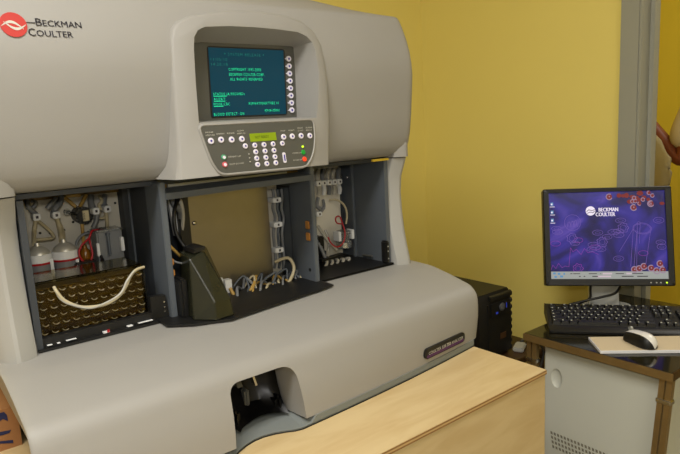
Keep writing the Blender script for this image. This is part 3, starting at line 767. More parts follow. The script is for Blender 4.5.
for dx in (-.022, .020): MB().box((c.x + dx - .003, c.y - .014, c.z - .004), (c.x + dx + .005, c.y + .01, c.z + .02), bev=.001).build('pump_clamp', 'clip_white', cy_)
T([(328, 237, .1), (331, 243, .095), (337, 247, .092), (343, 243, .092), (345, 234, .095), (343, 225, .1), (340, 217, .11), (337, 216.5, .115), (335.5, 219, .115), (337, 223, .11), (342, 224, .105)], .0018, 'tube_red')
MB().obox(at(322, 262, .11), (.075, 0, .003), (0, .02, 0), (0, 0, .005)).build('black_rail', 'black', A)
for i in range(5):
    clip(325 + i * 5.8, 271 - i * 1.3, .092, .0155, .016)
    T([(325 + i * 5.8, 267 - i * 1.3, .105), (327 + i * 5.6, 263 - i * 1.2, .11), (326 + i * 5, 259, .12)], .004, 'tube_clear')
    T([(324 + i * 5.8, 273 - i * 1.3, .10), (326 + i * 5.6, 277 - i * 1.4, .09)], .005, 'tube_clear')
MB().obox(at(367, 254, .1), (.03, .0, -.0), (0, 0, .006), (0, .02, 0)).cyl(at(363, 255, .1), at(372, 256, .06), .003, n=10).build('latch_rod', 'gunmetal', A)
MB().ball(at(358.5, 264, .08), .004).build('green_cap', 'ring_green', A, 180)
hb = MB().box((.777, .0, .003), (.789, .02, .058), bev=.003).build('door_hinge', 'black', A)
h2 = MB()
for z in (.045, .033, .015): h2.cyl((.783, -.001, z), (.783, .001, z), .0018, n=10)
h2.build('hinge_screw', 'silver', hb)
MB().box((.752, .006, .2515), (.802, .012, .2568)).build('wall_gap_strip', mat('wall_gap_strip', (222, 190, 60), .5), A)  # added strip standing in for the yellow wall seen through the gap

# ================================================================== CARTON
t = thing('cardboard_carton', 'brown cardboard carton with navy printing left of the analyzer', 'carton', (-.25, .2, ZP))
MB().box((-.44, .053, ZP), (-.036, .40, -.10)).build('carton_body', 'carton', t)
ik = MB()
def inkq(pts):
    ik.prism([tuple(at(u, v, .0522)) for u, v in pts], (0, .0006, 0))
inkq([(-3, 414), (4, 412), (7, 415), (8, 421), (3, 419), (0, 421), (-3, 421)])
inkq([(-5, 433), (11, 430), (9.5, 433), (3, 435), (-5, 437)]); inkq([(-5, 442), (13, 440), (13.5, 443), (-5, 444)])
ik.build('carton_print', 'carton_ink', t)

# ================================================================== UPS + STAND
t = thing('wooden_stand', 'low dark wooden stand under the black power supply', 'stand', (1.35, .3, ZF))
MB().box((1.02, .03, -.44), (1.52, .62, -.42), bev=.002).build('stand_top', 'wood_dark', t)
for x in (1.03, 1.48):
    for y in (.04, .58): MB().box((x, y, ZF), (x + .03, y + .03, -.44)).build('leg', 'wood_dark', t)
U = thing('power_supply', 'black tower power supply unit behind the plywood box', 'power supply', (1.31, .3, -.42))
x0, x1, y0, y1, z0, z1 = 1.222, 1.394, .085, .52, -.418, -.204
MB().box((x0, y0 + .012, z0), (x1, y1, z1), bev=.004).build('case', 'ups', U)
pr_ = [(y0 + .014, z0), (y0, z0 + .01), (y0 - .003, z0 + .1), (y0 + .002, z1 - .02), (y0 + .012, z1 - .001)]
MB().loft([[(x, y, z) for y, z in pr_] for x in (x0 + .002, x1 - .008)]).build('front_bezel', 'ups', U, 40)
rb = MB()
for i in range(9): rb.ball((x1 - .006, y0 + .006, z0 + .018 + i * .0225), .0095, (.8, 1, 1.15), 10)
rb.build('ribbed_edge', 'ups', U, 60)
MB().obox((x0 + .055, y0 - .006, z1 - .022), (.11, 0, 0), (0, 0, .014), (0, .012, .004), bev=.002).build('hood', 'ups', U)
MB().box((x0 + .058, y0 - .005, z1 - .075), (x0 + .155, y0, z1 - .028), bev=.002).build('control_panel', 'black', U)
cb = Vector((x0 + .112, y0 - .005, z1 - .048))
MB().lathe(cb, (0, -1, 0), [(.013, -.001), (.013, .003), (.009, .005)], 22).build('power_button', 'ups_badge', U, 40)
MB().box((cb.x + .022, y0 - .0058, cb.z - .008), (cb.x + .025, y0 - .004, cb.z + .008)).box((cb.x - .03, y0 - .0058, cb.z - .018), (cb.x - .02, y0 - .004, cb.z - .012)).build('blue_lamp', 'blue_led', U)
MB().box((x0 + .105, y0 - .0045, z1 - .155), (x0 + .135, y0 - .002, z1 - .135), bev=.001).build('badge', 'wood_dark', U)
MB().box((x0 + .045, y0 - .004, z0 + .02), (x0 + .048, y0 + .002, z1 - .03)).build('panel_groove', 'black', U)
PS = thing('power_strip', 'white power strip on the stand beside the black power supply', 'power strip', (1.44, .08, -.42), math.radians(18))
ps = MB().obox((1.405, .05, -.42), (.055, .026, 0), (-.014, .032, 0), (0, 0, .016), bev=.004).build('strip_body', 'white_plastic', PS, 40)
MB().tube([(1.462, .098, -.408), (1.485, .10, -.404), (1.505, .10, -.41), (1.515, .105, -.414)], .0045).build('cable', 'gunmetal', PS, 60)
# ================================================================== DESK
DZt = -.274
DK = thing('side_table', 'small glass topped side table with worn brass edge under the computer', 'table', (1.5, -.28, ZF))
dx0, dx1, dy0, dy1 = 1.228, 1.772, -.479, -.07
MB().box((dx0 + .004, dy0 + .004, DZt - .008), (dx1 - .004, dy1 - .004, DZt)).build('glass_top', 'glass_top', DK)
MB().box((dx0, dy0, DZt - .022), (dx0 + .006, dy1, DZt - .001), bev=.0015).build('edge_trim', 'gold', DK)
MB().box((dx0 + .006, dy0, DZt - .022), (dx1, dy0 + .006, DZt - .001), bev=.0015).build('edge_trim', 'gold_dark', DK)
MB().box((dx0 + .006, dy1 - .006, DZt - .022), (dx1, dy1, DZt - .001), bev=.0015).build('edge_trim', 'gold', DK)
MB().box((dx1 - .006, dy0 + .006, DZt - .022), (dx1, dy1 - .006, DZt - .001), bev=.0015).build('edge_trim', 'gold', DK)
MB().box((dx0 + .006, dy0 + .006, DZt - .012), (dx1 - .006, dy1 - .006, DZt - .008)).build('under_panel', 'wood_dark', DK)
for x, y, sx, sy in ((dx0 + .016, dy0 + .018, 0, .05), (dx0 + .018, dy1 - .022, 0, 0), (dx1 - .02, dy0 + .018, 0, .03), (dx1 - .02, dy1 - .018, 0, 0)):
    zt = DZt - .022; zj = zt - .055
    fx = lambda z: y + sy * (zt - z) / (zt - ZF)
    lg = MB()
    for off in (-.0085, .0085):
        lg.loft([[(x - .008, fx(z) + off - .0065, z), (x + .008, fx(z) + off - .0065, z), (x + .008, fx(z) + off + .0065, z), (x - .008, fx(z) + off + .0065, z)] for z in (ZF, zj, zt)])
    l_ = lg.build('leg', 'gold', DK)
    MB().box((x - .011, fx(zj) - .018, zj - .008), (x + .011, fx(zj) + .018, zj + .004), bev=.002).build('leg_collar', 'chrome', l_)
# ================================================================== APPLIANCE
AP = thing('white_cabinet', 'off white metal cabinet with slotted vents under the side table', 'cabinet', (1.45, -.28, ZF))
a0, a1, b0, b1 = 1.262, 1.70, -.440, -.117
bd = MB().box((a0, b0, ZF + .02), (a1, b1, -.306), bev=.006).build('cabinet_body', 'appliance', AP, 30)
MB().box((a0 + .02, b0 + .02, ZF), (a1 - .02, b1 - .02, ZF + .02)).build('foot_plinth', 'black', AP)
n = 20; zc_ = -.395
boolean(bd, MB().ball((a0 - .004, -.158, zc_), .03, (.42, .62, 1), 24))
vt = MB()
for r_ in range(4):
    for c_ in range(24):
        y = -.14 - c_ * .0105 - r_ * .002; z = -.562 - r_ * .0135
        vt.obox((a0 - .0008, y, z), (0, -.006, -.001), (0, -.001, -.008), (.002, 0, 0))
vt.build('vent_slots', 'vent', AP)
MB().obox((a0 - .001, -.135, -.60), (0, -.05, 0), (0, 0, -.03), (.002, 0, 0)).build('dark_kick', 'black', AP) if False else None
cbm = MB().tube([(dx0 + .03, dy1 - .03, DZt - .022), (dx0 + .036, -.115, -.33), (dx0 + .026, -.112, -.37), (dx0 + .018, -.105, -.42), (dx0 + .02, -.10, -.6), (dx0 + .02, -.10, ZF + .004)], .0035).build('power_cable', 'black')
tag(cbm, 'thin black power cable hanging beside the left table leg', 'cable')
# ================================================================== MONITOR
MC = Vector((1.58815655, -.12374595, -.03871471)); yaw = -.86463318; tilt = .25755386
rt = Vector((math.cos(yaw), math.sin(yaw), 0)); n0 = Vector((math.sin(yaw), -math.cos(yaw), 0))
upv = Vector((0, 0, 1)) * math.cos(tilt) - n0 * math.sin(tilt)
nm = rt.cross(upv).normalized()
MN = thing('computer_monitor', 'black flat screen computer monitor showing a violet blood cell wallpaper', 'monitor', (1.62, -.08, DZt), yaw)
def mp_(a, b, c=0): return MC + rt * a + upv * b + nm * c
def mprism(poly, c0, c1): return MB().loft([[mp_(a, b, c0) for a, b in poly], [mp_(a, b, c1) for a, b in poly]])
W2, HT, HB = .1868, .1475, .1565
outer = [tuple(p) for p in round_poly([(-W2, -HB), (W2, -HB), (W2, HT), (-W2, HT)], .006, 3)]
inn = [tuple(p) for p in round_poly([(-.169, -.135), (.169, -.135), (.169, .135), (-.169, .135)], .0005, 3)]
bz = MB()
bz.loft([[mp_(*p, -.03) for p in outer], [mp_(*p, .006) for p in outer], [mp_(p[0] * .985, p[1] * .985, .0085) for p in outer], [mp_(*p, .0075) for p in inn], [mp_(*p, .001) for p in inn]], True, False)
bzo = bz.build('bezel', 'bezel', MN, 40)
# inner wallpaper panel: its own object axes so that the procedural picture lies in the panel
so = MB().obox((-.17, -.136, -.004), (.34, 0, 0), (0, .272, 0), (0, 0, .006)).build('screen', 'wallpaper', MN)
mw = Matrix((( rt.x, upv.x, nm.x, MC.x), (rt.y, upv.y, nm.y, MC.y), (rt.z, upv.z, nm.z, MC.z), (0, 0, 0, 1)))
so.matrix_basis = mw
SX = lambda u: (u / 1000 - .5) * .338
SY = lambda v: (.5 - v / 1000) * .27
def spart(mb, name, m): return mb.build(name, m, so, recalc=False)
# pictures on screen, screen fractions in thousandths
def sp(u, v, k=.0026): return mp_(SX(u), SY(v), k)
def sline(mb, pts, wd, closed=False, k=.0026):
    P = [(SX(u), SY(v)) for u, v in pts]
    if closed: P = P + [P[0]]
    for (a, b), (c, d_) in zip(P, P[1:]):
        t_ = Vector((c - a, d_ - b));
        if t_.length < 1e-7: continue
        t_.normalize(); n_ = Vector((-t_.y, t_.x)) * wd / 2; t_ *= wd * .3
        q_ = [(a - t_.x + n_.x, b - t_.y + n_.y), (a - t_.x - n_.x, b - t_.y - n_.y), (c + t_.x - n_.x, d_ + t_.y - n_.y), (c + t_.x + n_.x, d_ + t_.y + n_.y)]
        mb.b.faces.new([mb.b.verts.new(mp_(x, y, k)) for x, y in q_])
def ell(u, v, ru, rv, n=22, rot=0, a0=0, a1=2 * PI, wob=0):
    return [(u + ru * math.cos(t) * math.cos(rot) - rv * math.sin(t) * math.sin(rot) * 1.0 + wob * math.cos(7 * t) * math.cos(t), v + ru * math.cos(t) * math.sin(rot) + rv * math.sin(t) * math.cos(rot) + wob * math.cos(7 * t) * math.sin(t)) for t in [a0 + (a1 - a0) * i / n for i in range(n + (0 if a1 - a0 > 6.28 else 1))]]
def squad(mb, u0, v0, u1, v1, k=.0026): mb.b.faces.new([mb.b.verts.new(sp(*q, k)) for q in ((u0, v1), (u1, v1), (u1, v0), (u0, v0))])
def sdisc(mb, u, v, ru, rv, k=.0026, n=18): mb.b.faces.new([mb.b.verts.new(sp(*q, k)) for q in reversed(ell(u, v, ru, rv, n))])
ln = MB()
for u, v, ru, rv in ((60, 415, 42, 26), (70, 455, 45, 28), (420, 470, 45, 30), (500, 520, 42, 28), (620, 335, 44, 28), (560, 465, 52, 30), (600, 500, 45, 30), (600, 455, 45, 25), (590, 770, 44, 30), (940, 340, 44, 34), (950, 590, 40, 26), (955, 640, 38, 30), (380, 610, 48, 30), (440, 660, 46, 28), (365, 660, 44, 26), (220, 590, 40, 26)):
    sline(ln, ell(u, v, ru, rv), .0011, True); sline(ln, ell(u, v + 2, ru * .5, rv * .4), .0007, True)
for u, v in ((195, 530), (640, 420), (455, 580)): sline(ln, ell(u, v, 42, 54, 42, wob=6), .0014, True); sline(ln, ell(u, v, 24, 32, 30, wob=4), .0009, True)
sline(ln, ell(205, 350, 72, 92, 36), .0011, True)
for k_ in range(3): sline(ln, [(160 + k_ * 28, 400 - k_ * 8), (165 + k_ * 28, 350 - k_ * 8), (180 + k_ * 28, 340 - k_ * 8), (190 + k_ * 28, 400)], .0012)
sline(ln, ell(800, 430, 78, 62, 30, rot=.25), .0013, True); sline(ln, ell(800, 430, 70, 50, 30, rot=.25), .0008, True)
for a, b in (((725, 430), (690, 860)), ((755, 470), (715, 880)), ((868, 470), (815, 850)), ((760, 380), (740, 860)), ((785, 370), (770, 600)), ((725, 430), (600, 690))): sline(ln, [a, b], .0011)
sline(ln, ell(772, 370, 14, 18), .001, True)
spart(ln, 'wallpaper_outlines', 'px_line')
pk = MB()
sline(pk, [(0, 900), (20, 840), (45, 880), (70, 820), (100, 870), (125, 850), (160, 860), (180, 640), (200, 690), (230, 660), (270, 720), (300, 650), (330, 700), (370, 690), (420, 720)], .0011)
for u, v, ru, rv in ((250, 555, 40, 28), (50, 590, 44, 30), (800, 710, 40, 28), (395, 640, 46, 28)): sline(pk, ell(u, v, ru, rv), .0011, True)
sline(pk, ell(240, 880, 40, 52, 42, wob=6), .0014, True); sline(pk, ell(240, 880, 22, 30, 30, wob=4), .0009, True)
spart(pk, 'wallpaper_pink_outlines', 'px_pink')
rd = MB(); wh = MB()
random.seed(12)
for i in range(26):
    u = 600 + 380 * random.random(); v = 20 + 130 * random.random() ** 1.2
    if u < 680 and v > 60: continue
    rd.b.faces.new([rd.b.verts.new(sp(*q, .0028 + i * 1e-5)) for q in reversed(ell(u, v, 16 + 12 * random.random(), 18 + 12 * random.random(), 14))])
    if i % 2: sline(wh, ell(u + 4, v + 2, 15, 20, 14, a0=random.random() * 3, a1=random.random() * 3 + 5.5 - 2), .0024, k=.0032)
for u, v in ((720, 895), (800, 860), (860, 880), (935, 830), (955, 900), (905, 910), (760, 885), (530, 60), (735, 190), (880, 150)):
    sdisc(rd, u, v, 25, 32, .0029); sline(wh, ell(u, v, 25, 33, 20, a0=.5, a1=5.2), .003, k=.0033); sdisc(wh, u + 2, v - 3, 6, 9, .0033)
spart(rd, 'wallpaper_red_cells', 'px_red'); spart(wh, 'wallpaper_cell_rims', 'px_pale')
lg = MB()
sdisc(lg, 365, 218, 42, 54, .0028, 30)
for dx in (0, 3):
    lg.text('BECKMAN', sp(435 + dx, 228, .0024), rt, upv, .0125, .056); lg.text('COULTER', sp(408 + dx, 282, .0024), rt, upv, .0125, .056)
spart(lg, 'wallpaper_logo', 'px_white')
lg = MB()
sline(lg, [(330, 225), (350, 205), (375, 215), (402, 205)], .0018, k=.0034); sline(lg, [(335, 245), (362, 232), (385, 240), (400, 222)], .0018, k=.0034)
spart(lg, 'logo_swoosh', 'px_dark')
ic = MB(); tx_ = MB()
for v in (130, 225, 320):
    squad(ic, 16, v - 20, 40, v + 16); squad(tx_, 10, v + 28, 52, v + 34); squad(tx_, 18, v - 8, 32, v + 10, .003)
spart(ic, 'desktop_icons', 'px_icon')
spart(tx_, 'icon_captions', 'px_white')
tbk = MB(); squad(tbk, 0, 915, 1000, 1000, .0030)
spart(tbk, 'taskbar', 'px_bar')
tk = MB()
for u, w_ in ((170, 18), (195, 60), (330, 70), (430, 0), (560, 70), (700, 90)): squad(tk, u, 936, u + max(w_, 5), 944, .0033)
for u, w_ in ((245, 14), (285, 14), (360, 50), (610, 100), (740, 90)): squad(tk, u, 966, u + w_, 976, .0033)
spart(tk, 'taskbar_lettering', 'px_dark')
tk = MB()
for u, v, w_ in ((20, 935, 22), (60, 940, 22), (30, 975, 22), (80, 970, 26), (110, 940, 14)): squad(tk, u, v - 10, u + w_, v + 12, .0033)
spart(tk, 'taskbar_icons', 'px_icon')
tk = MB()
for u, v, w_ in ((450, 940, 80), (400, 972, 120), (650, 940, 45)): squad(tk, u, v - 9, u + w_, v + 9, .0032)
spart(tk, 'taskbar_fields', em('screen_field', (216, 196, 208), .7))
MB().text('DELL', mp_(-.008, -.1505, .0075), rt, upv, .0075, .032).build('bezel_logo', 'print_white', bzo, recalc=False)
for a, m in ((.118, 'silver'), (.1335, 'silver'), (.1455, 'silver'), (.162, 'led_lime')):
    c = mp_(a, -.1465, .0075); MB().lathe(c, nm, [(.0024, 0), (.0024, .0018), (.0015, .0022)], 12).build('bezel_button', m, bzo, 40)
mprism([(-.15, -.12), (.15, -.12), (.15, .11), (-.15, .11)], -.055, -.029).build('rear_housing', 'bezel', MN)
bc = Vector((1.588, -.117, DZt))
bk_ = -n0
nk0 = bc + bk_ * .0
top = mp_(0, -.06, -.05); 
def ob4(c, hw, hd): return [c + rt * a * hw + bk_ * b * hd for a, b in ((-1, -1), (1, -1), (1, 1), (-1, 1))]
MB().loft([ob4(bc + Vector((0, 0, .008)), .044, .014), ob4(bc.lerp(top, .5), .042, .011), ob4(top, .040, .011)]).build('stand_neck', 'silver', MN)
bs = MB(); n = 32
bs.loft([[bc + rt * .085 * k * math.cos(2 * PI * i / n) + bk_ * .05 * k * math.sin(2 * PI * i / n) + Vector((0, 0, z)) for i in range(n)] for k, z in ((1, 0), (1, .006), (.94, .011))])
bs.build('stand_base', 'silver', MN, 40)
MB().tube([mp_(-.045, -.14, -.034), mp_(-.048, -.17, -.03), mp_(-.055, -.195, -.01), mp_(-.085, -.21, -.012), mp_(-.115, -.2155, -.02)], .0038).tube([mp_(.045, -.15, -.034), mp_(.02, -.178, -.008), mp_(-.02, -.19, .002), mp_(-.06, -.20, -.004), mp_(-.115, -.2155, -.02)], .0038).build('cable', 'black', MN, 60)

# ================================================================== KEYBOARD
kr = Vector((.61, -.79, 0)).normalized(); kb = Vector((.79, .61, 0)).normalized()
K = thing('computer_keyboard', 'black computer keyboard at the foot of the monitor', 'keyboard', (1.264, -.134, DZt), math.atan2(kr.y, kr.x))
ko = Vector((1.273, -.127, DZt))
def kpnt(a, b, z): return ko + kr * a + kb * b + Vector((0, 0, z))
kprof = [(0, .002), (.0, .008), (.006, .013), (.03, .016), (.034, .016), (.15, .036), (.172, .036), (.175, .030), (.175, .003)]
MB().loft([[kpnt(a, b + (0 if 0 < a < .45 else .004), z) for b, z in kprof] for a in (0, .004, .446, .45)]).build('keyboard_case', 'black', K, 35)
M['keycap'] = mat('keycap_black', (19, 19, 20), .42)
M['key_print'] = mat('key_print_grey', (175, 178, 165), .6)
ks = .0183
keys = []
def row(j, spec, a0=.012):
    x = a0
    for w_ in spec:
        if w_ > 0: keys.append((x, j, w_))
        x += abs(w_) * ks
main = [[1.25, 1.25, 1.25, 6.0, 1.25, 1.25, 1.25, 1.5], [2.25] + [1] * 10 + [2.75], [1.75] + [1] * 11 + [2.25], [1.5] + [1] * 12 + [1.5], [1] * 13 + [2], [1, -1, 1, 1, 1, 1, -.5, 1, 1, 1, 1, -.5, 1, 1, 1, 1]]
for j, r_ in enumerate(main): row(j, r_)
for j, r_ in enumerate([[1, 1, 1], [-1, 1, -1], [], [1, 1, 1], [1, 1, 1], [1, 1, 1]]): row(j, r_, .012 + 15.35 * ks)
npad = []
for j, r_ in enumerate([[2, 1], [1, 1, 1, 1], [1, 1, 1], [1, 1, 1, 1], [1, 1, 1, 1]]):
    x = .012 + 18.7 * ks
    for w_ in r_: npad.append((x, j, w_)); x += w_ * ks
def cap(mb, x, j, w_):
    b0_ = .036 + j * .0187 + (.004 if j == 5 else 0); d_ = .0165; zz = .0165 + (b0_ - .034) * .172
    lo = [kpnt(x + .0008, b0_, zz), kpnt(x + w_ * ks - .0008, b0_, zz), kpnt(x + w_ * ks - .0008, b0_ + d_, zz + .003), kpnt(x + .0008, b0_ + d_, zz + .003)]
    hi = [kpnt(x + .0028, b0_ + .002, zz + .0075), kpnt(x + w_ * ks - .0028, b0_ + .002, zz + .0075), kpnt(x + w_ * ks - .0028, b0_ + d_ - .003, zz + .010), kpnt(x + .0028, b0_ + d_ - .003, zz + .010)]
    mb.loft([lo, hi]); return b0_, zz
prt = MB()
for i, (x, j, w_) in enumerate(keys[:99]):
    mb = MB(); b0_, zz = cap(mb, x, j, w_); mb.build('keycap', 'keycap', K)
    if w_ < 5:
        p = kpnt(x + .0045, b0_ + .0085, zz + .0088)
        prt.obox(p, kr * (.003 + .0008 * (i % 3)), kb * .0042 + Vector((0, 0, .0008)), (0, 0, .0004))
prt.build('key_lettering', 'key_print', K)
mb = MB()
for x, j, w_ in keys[99:] + npad: cap(mb, x, j, w_)
o_ = mb.build('number_pad_keycaps', 'keycap', K); o_['kind'] = 'stuff'
MB().obox(kpnt(.002, .0345, .0158), kr * .446, kb * .0008, (0, 0, .001)).build('palm_edge_line', 'gunmetal', K)

# ================================================================== PAD + MOUSE
pr2 = Vector((.714, -.70, 0)).normalized(); pb = Vector((.70, .714, 0)).normalized()
po_ = Vector((1.230, -.301, DZt))
PD = thing('paper_pad', 'white edged writing pad lying under the mouse', 'pad', po_ + pr2 * .1 + pb * .06)
MB().obox(po_, pr2 * .265, pb * .102, (0, 0, .008), bev=.0008).build('paper_stack', 'paper_edge', PD)
MB().obox(po_ + Vector((0, 0, .008)) + pr2 * .002 + pb * .002, pr2 * .261, pb * .098, (0, 0, .0008)).build('top_sheet', 'paper', PD)
mh = Vector((.40, .916, 0)).normalized(); mr = Vector((mh.y, -mh.x, 0))
mc = Vector((1.343, -.348, DZt + .0088))
MS = thing('computer_mouse', 'white and black computer mouse on the writing pad', 'mouse', mc, math.atan2(mh.y, mh.x))
def mpt(a, b, z): return mc + mh * a + mr * b + Vector((0, 0, z))
N = 14
def mprof(s): # s -1 rear .. 1 front : half width, height
    e = math.sqrt(max(0, 1 - abs(s) ** 3.0))
    return (.028 * (.93 - .07 * math.cos(2.6 * s)) * max(e, .02), .033 * max(e, .03) ** .8 * (1 - .18 * (s + .15)))
def msurf(k0, k1, grow_=1.0, nk=14):
    rows = []
    for i in range(25):
        s = -math.cos(PI * i / 24); hw, h = mprof(s)
        rows.append([mpt(.050 * s * grow_, -hw * grow_ * math.cos(PI * (k0 + (k1 - k0) * j / nk)), .002 + h * grow_ * math.sin(PI * (k0 + (k1 - k0) * j / nk)) ** .8) for j in range(nk + 1)])
    return rows
rows = msurf(0, 1)
bd = MB(); bd.loft(rows, True, True, closed=True); bd.build('mouse_body', 'black', MS, 60)
tp = MB(); tp.loft(msurf(.30, .86, 1.03), False, False, closed=False); tp.build('white_top_shell', 'mouse_white', MS, 180)
p = mpt(.033, -.001, .031); MB().cyl(p - mr * .003, p + mr * .003, .006, n=18).build('scroll_wheel', 'silver', MS, 40)
lg = MB().text('DELL', mpt(-.028, .007, .0315), mr * -1 if False else mh, mr * -1 if False else -mr + Vector((0, 0, .35)), .006, .017, depth=.0012)
lg.build('mouse_logo', 'print_dark', MS, recalc=False)

# ================================================================== PERSON
PE = thing('person', 'person in cream short sleeved shirt, arm bent, standing beyond the doorway', 'person', (2.62, -.14, ZF))
def skin_mesh(name, verts, edges, radii, m, parent, sub=2, root=0):
    me = bpy.data.meshes.new(name); me.from_pydata([Vector(v) for v in verts], edges, [])
    ob = bpy.data.objects.new(name, me); COL.objects.link(ob)
    sk = ob.modifiers.new('s', 'SKIN'); ob.modifiers.new('d', 'SUBSURF').levels = sub
    sk.use_smooth_shade = True
    for i, r_ in enumerate(radii):
        d_ = me.skin_vertices[0].data[i]; d_.radius = (r_, r_) if not isinstance(r_, tuple) else r_; d_.use_root = (i == root)
    bpy.context.view_layer.update()
    nm_ = bpy.data.meshes.new_from_object(ob.evaluated_get(bpy.context.evaluated_depsgraph_get()))
    ob.modifiers.clear(); ob.data = nm_; bpy.data.meshes.remove(me)
    nm_.materials.clear(); nm_.materials.append(M[m])
    for p in nm_.polygons: p.use_smooth = True
    ob.parent = parent; ob.matrix_parent_inverse = world(parent).inverted()
    return ob
def atx(u, v, x):
    d_ = R0 * ((u - 340) / F) - R1 * ((v - 227) / F) + R2
    return CP + d_ * ((x - CP.x) / d_.x)
px, py_ = 2.66, -.12
sh = atx(700, 96, 2.66); el = atx(681, 164, 2.60); wr = atx(655, 130, 2.62); hd = atx(645, 119, 2.64)
sh2 = Vector((sh.x + .05, sh.y - .34, sh.z)); el2 = sh2 + Vector((-.05, -.06, -.29)); wr2 = el2 + Vector((-.2, .12, .06)); hd2 = wr2 + Vector((-.07, .04, .02))
hips = Vector(((sh.x + sh2.x) / 2, (sh.y + sh2.y) / 2, ZF + .92)); neck = Vector((hips.x, hips.y, sh.z + .05)); chest = Vector((hips.x, hips.y, sh.z - .06)); waist = Vector((hips.x, hips.y, ZF + 1.08))
head0 = neck + Vector((-.01, 0, .09)); head1 = neck + Vector((-.02, 0, .2)); 
lh = hips + Vector((0, .09, -.04)); rh = hips + Vector((0, -.09, -.04))
V = [hips, waist, chest, neck, head0, head1, sh, el, wr, sh2, el2, wr2, lh, lh + Vector((-.01, .01, -.42)), Vector((lh.x + .02, lh.y + .01, ZF + .07)), Vector((lh.x - .15, lh.y + .03, ZF + .03)), rh, rh + Vector((-.01, -.01, -.42)), Vector((rh.x + .02, rh.y - .01, ZF + .07)), Vector((rh.x - .15, rh.y - .03, ZF + .03)), hd, hd2, head1 + Vector((-.005, 0, .06))]
Ed = [(0, 1), (1, 2), (2, 3), (3, 4), (4, 5), (2, 6), (6, 7), (7, 8), (2, 9), (9, 10), (10, 11), (0, 12), (12, 13), (13, 14), (14, 15), (0, 16), (16, 17), (17, 18), (18, 19), (8, 20), (11, 21), (5, 22)]
Rd = [.12, .115, .125, .055, .075, .09, .055, .043, .03, .055, .043, .03, .08, .055, .038, .032, .08, .055, .038, .032, .032, .032, .06]
skin_mesh('body', V, Ed, Rd, 'skin', PE)
def hand(w0, h0, sgn):
    d_ = (h0 - w0).normalized(); s_ = d_.cross(Vector((0, 0, 1))).normalized(); n_ = s_.cross(d_)
    vs = []; es = []; rs = []
    for i, (o_, l_) in enumerate(((-.03, .062), (-.01, .075), (.01, .07), (.03, .055))):
        b0_ = h0 + s_ * o_ * .5; i0 = len(vs)
        vs += [b0_, h0 + s_ * o_ + d_ * .035, h0 + s_ * o_ + d_ * (.035 + l_ * .5) - n_ * .01, h0 + s_ * o_ + d_ * (.03 + l_ * .8) - n_ * .035]
        es = [(i0, i0 + 1), (i0 + 1, i0 + 2), (i0 + 2, i0 + 3)]; rs = [.012, .0095, .009, .0075]
        skin_mesh('finger', vs[i0:], [(0, 1), (1, 2), (2, 3)], rs, 'skin', PE)
    skin_mesh('thumb', [h0 - d_ * .01 + s_ * sgn * .02, h0 + d_ * .02 + s_ * sgn * .045, h0 + d_ * .05 + s_ * sgn * .05 - n_ * .012], [(0, 1), (1, 2)], [.013, .0105, .008], 'skin', PE)
hand(wr, hd, 1); hand(wr2, hd2, -1)
# shirt and trousers as garments following the body
skin_mesh('shirt', [hips + Vector((0, 0, -.07)), waist, chest, neck + Vector((0, 0, -.03)), sh, sh.lerp(el, .35), sh.lerp(el, .84) + Vector((0, .012, 0)), sh2, sh2.lerp(el2, .35), sh2.lerp(el2, .66)], [(0, 1), (1, 2), (2, 3), (2, 4), (4, 5), (5, 6), (2, 7), (7, 8), (8, 9)], [.14, .135, .145, .07, .075, .078, .082, .075, .068, .064], 'shirt', PE)
skin_mesh('trousers', [hips, lh, V[13], V[14] + Vector((0, 0, .02)), rh, V[17], V[18] + Vector((0, 0, .02))], [(0, 1), (1, 2), (2, 3), (0, 4), (4, 5), (5, 6)], [.11, .09, .075, .06, .09, .075, .06], 'trousers', PE)
MB().ball(head1 + Vector((.03, 0, .04)), .096, (1, .92, .92)).build('hair', 'hair', PE, 180)
fc = head1 + Vector((-.1, 0, 0))
for s_ in (.032, -.032): ey = MB().ball(fc + Vector((.026, s_, .004)), .0105).build('eye', 'eye', PE, 180); MB().ball(fc + Vector((.0172, s_, .004)), .0045).build('pupil', 'hair', ey, 180)
MB().ball(fc + Vector((0, 0, -.02)), .016, (1, .8, 1.4)).build('nose', 'skin', PE, 180)
MB().ball(fc + Vector((.014, 0, -.06)), .018, (.5, 1.3, .35)).build('mouth', 'ring_red', PE, 180)
for s_ in (.092, -.092): MB().ball(head1 + Vector((0, s_, -.005)), .025, (.7, .35, 1.2)).build('ear', 'skin', PE, 180)
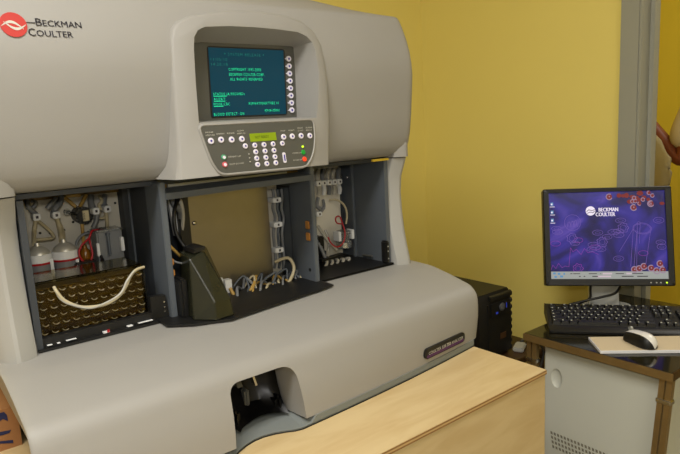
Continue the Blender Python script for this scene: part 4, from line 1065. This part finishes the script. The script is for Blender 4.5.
# pale cloth hanging over the forearm
cl = MB(); rows = []
top_ = [(640, 122), (648, 127), (655, 134), (660, 140), (665, 147), (668, 153), (670, 158)]
low_ = [(646, 178), (650, 184), (655, 188), (660, 189), (665, 189), (670, 185), (672, 172)]
for i in range(7):
    a = atx(*top_[i], 2.535); b0_ = atx(*low_[i], 2.545); row_ = []
    for j in range(9):
        k = j / 8; p = a.lerp(b0_, k); p.x += .012 * math.sin(i * 2.1 + k * 5) * k - .01 * math.sin(PI * k); p.y += .006 * math.sin(i * 1.7 + k * 7)
        row_.append(p)
    rows.append(row_)
cl.loft(rows, False, False, closed=False)
co = cl.build('folded_cloth', 'cloth', None, 180)
md = co.modifiers.new('t', 'SOLIDIFY'); md.thickness = .006
tag(co, "pale cotton cloth draped over the person's forearm", 'cloth')

# ================================================================== LIGHT
def area(name, loc, rot, sx, sy, power, col):
    l = bpy.data.lights.new(name, 'AREA'); l.shape = 'RECTANGLE'; l.size = sx; l.size_y = sy; l.energy = power; l.color = col
    o_ = bpy.data.objects.new(name, l); COL.objects.link(o_); o_.location = loc; o_.rotation_euler = rot; return o_
area('ceiling_tube_light', (-.55, -.8, ZC - .03), (0, 0, 0), 1.3, .4, 38, (1, .97, .91))
area('ceiling_tube_light', (.1, -2.3, ZC - .03), (0, 0, 0), 1.3, .4, 18, (1, .97, .91))
area('next_room_light', (2.7, -.6, ZC - .03), (0, 0, 0), .8, .8, 14, (1, .98, .93))
fl = bpy.data.lights.new('camera_flash', 'AREA'); fl.shape = 'RECTANGLE'; fl.size = .06; fl.size_y = .04; fl.energy = 2.0; fl.color = (1, .98, .95)
fo = bpy.data.objects.new('camera_flash', fl); COL.objects.link(fo)
fo.location = CP + R1 * .09 - R2 * .02
fo.rotation_euler = Matrix((R0, R1, -R2)).transposed().to_euler()
wd = bpy.data.worlds.new('world'); SC.world = wd; wd.use_nodes = True
wd.node_tree.nodes['Background'].inputs[0].default_value = (.9, .85, .7, 1); wd.node_tree.nodes['Background'].inputs[1].default_value = .02

# ================================================================== CAMERA
cd = bpy.data.cameras.new('camera'); cam = bpy.data.objects.new('camera', cd); COL.objects.link(cam)
cd.sensor_fit = 'HORIZONTAL'; cd.sensor_width = 36; cd.lens = F / 680 * 36; cd.clip_start = .01
m4 = Matrix((R0, R1, -R2)).transposed().to_4x4(); m4.translation = CP
cam.matrix_world = m4
SC.camera = cam
SC.view_settings.view_transform = 'Standard'; SC.view_settings.look = 'None'; SC.view_settings.gamma = 1; SC.view_settings.exposure = .12
SC.view_settings.use_curve_mapping = False
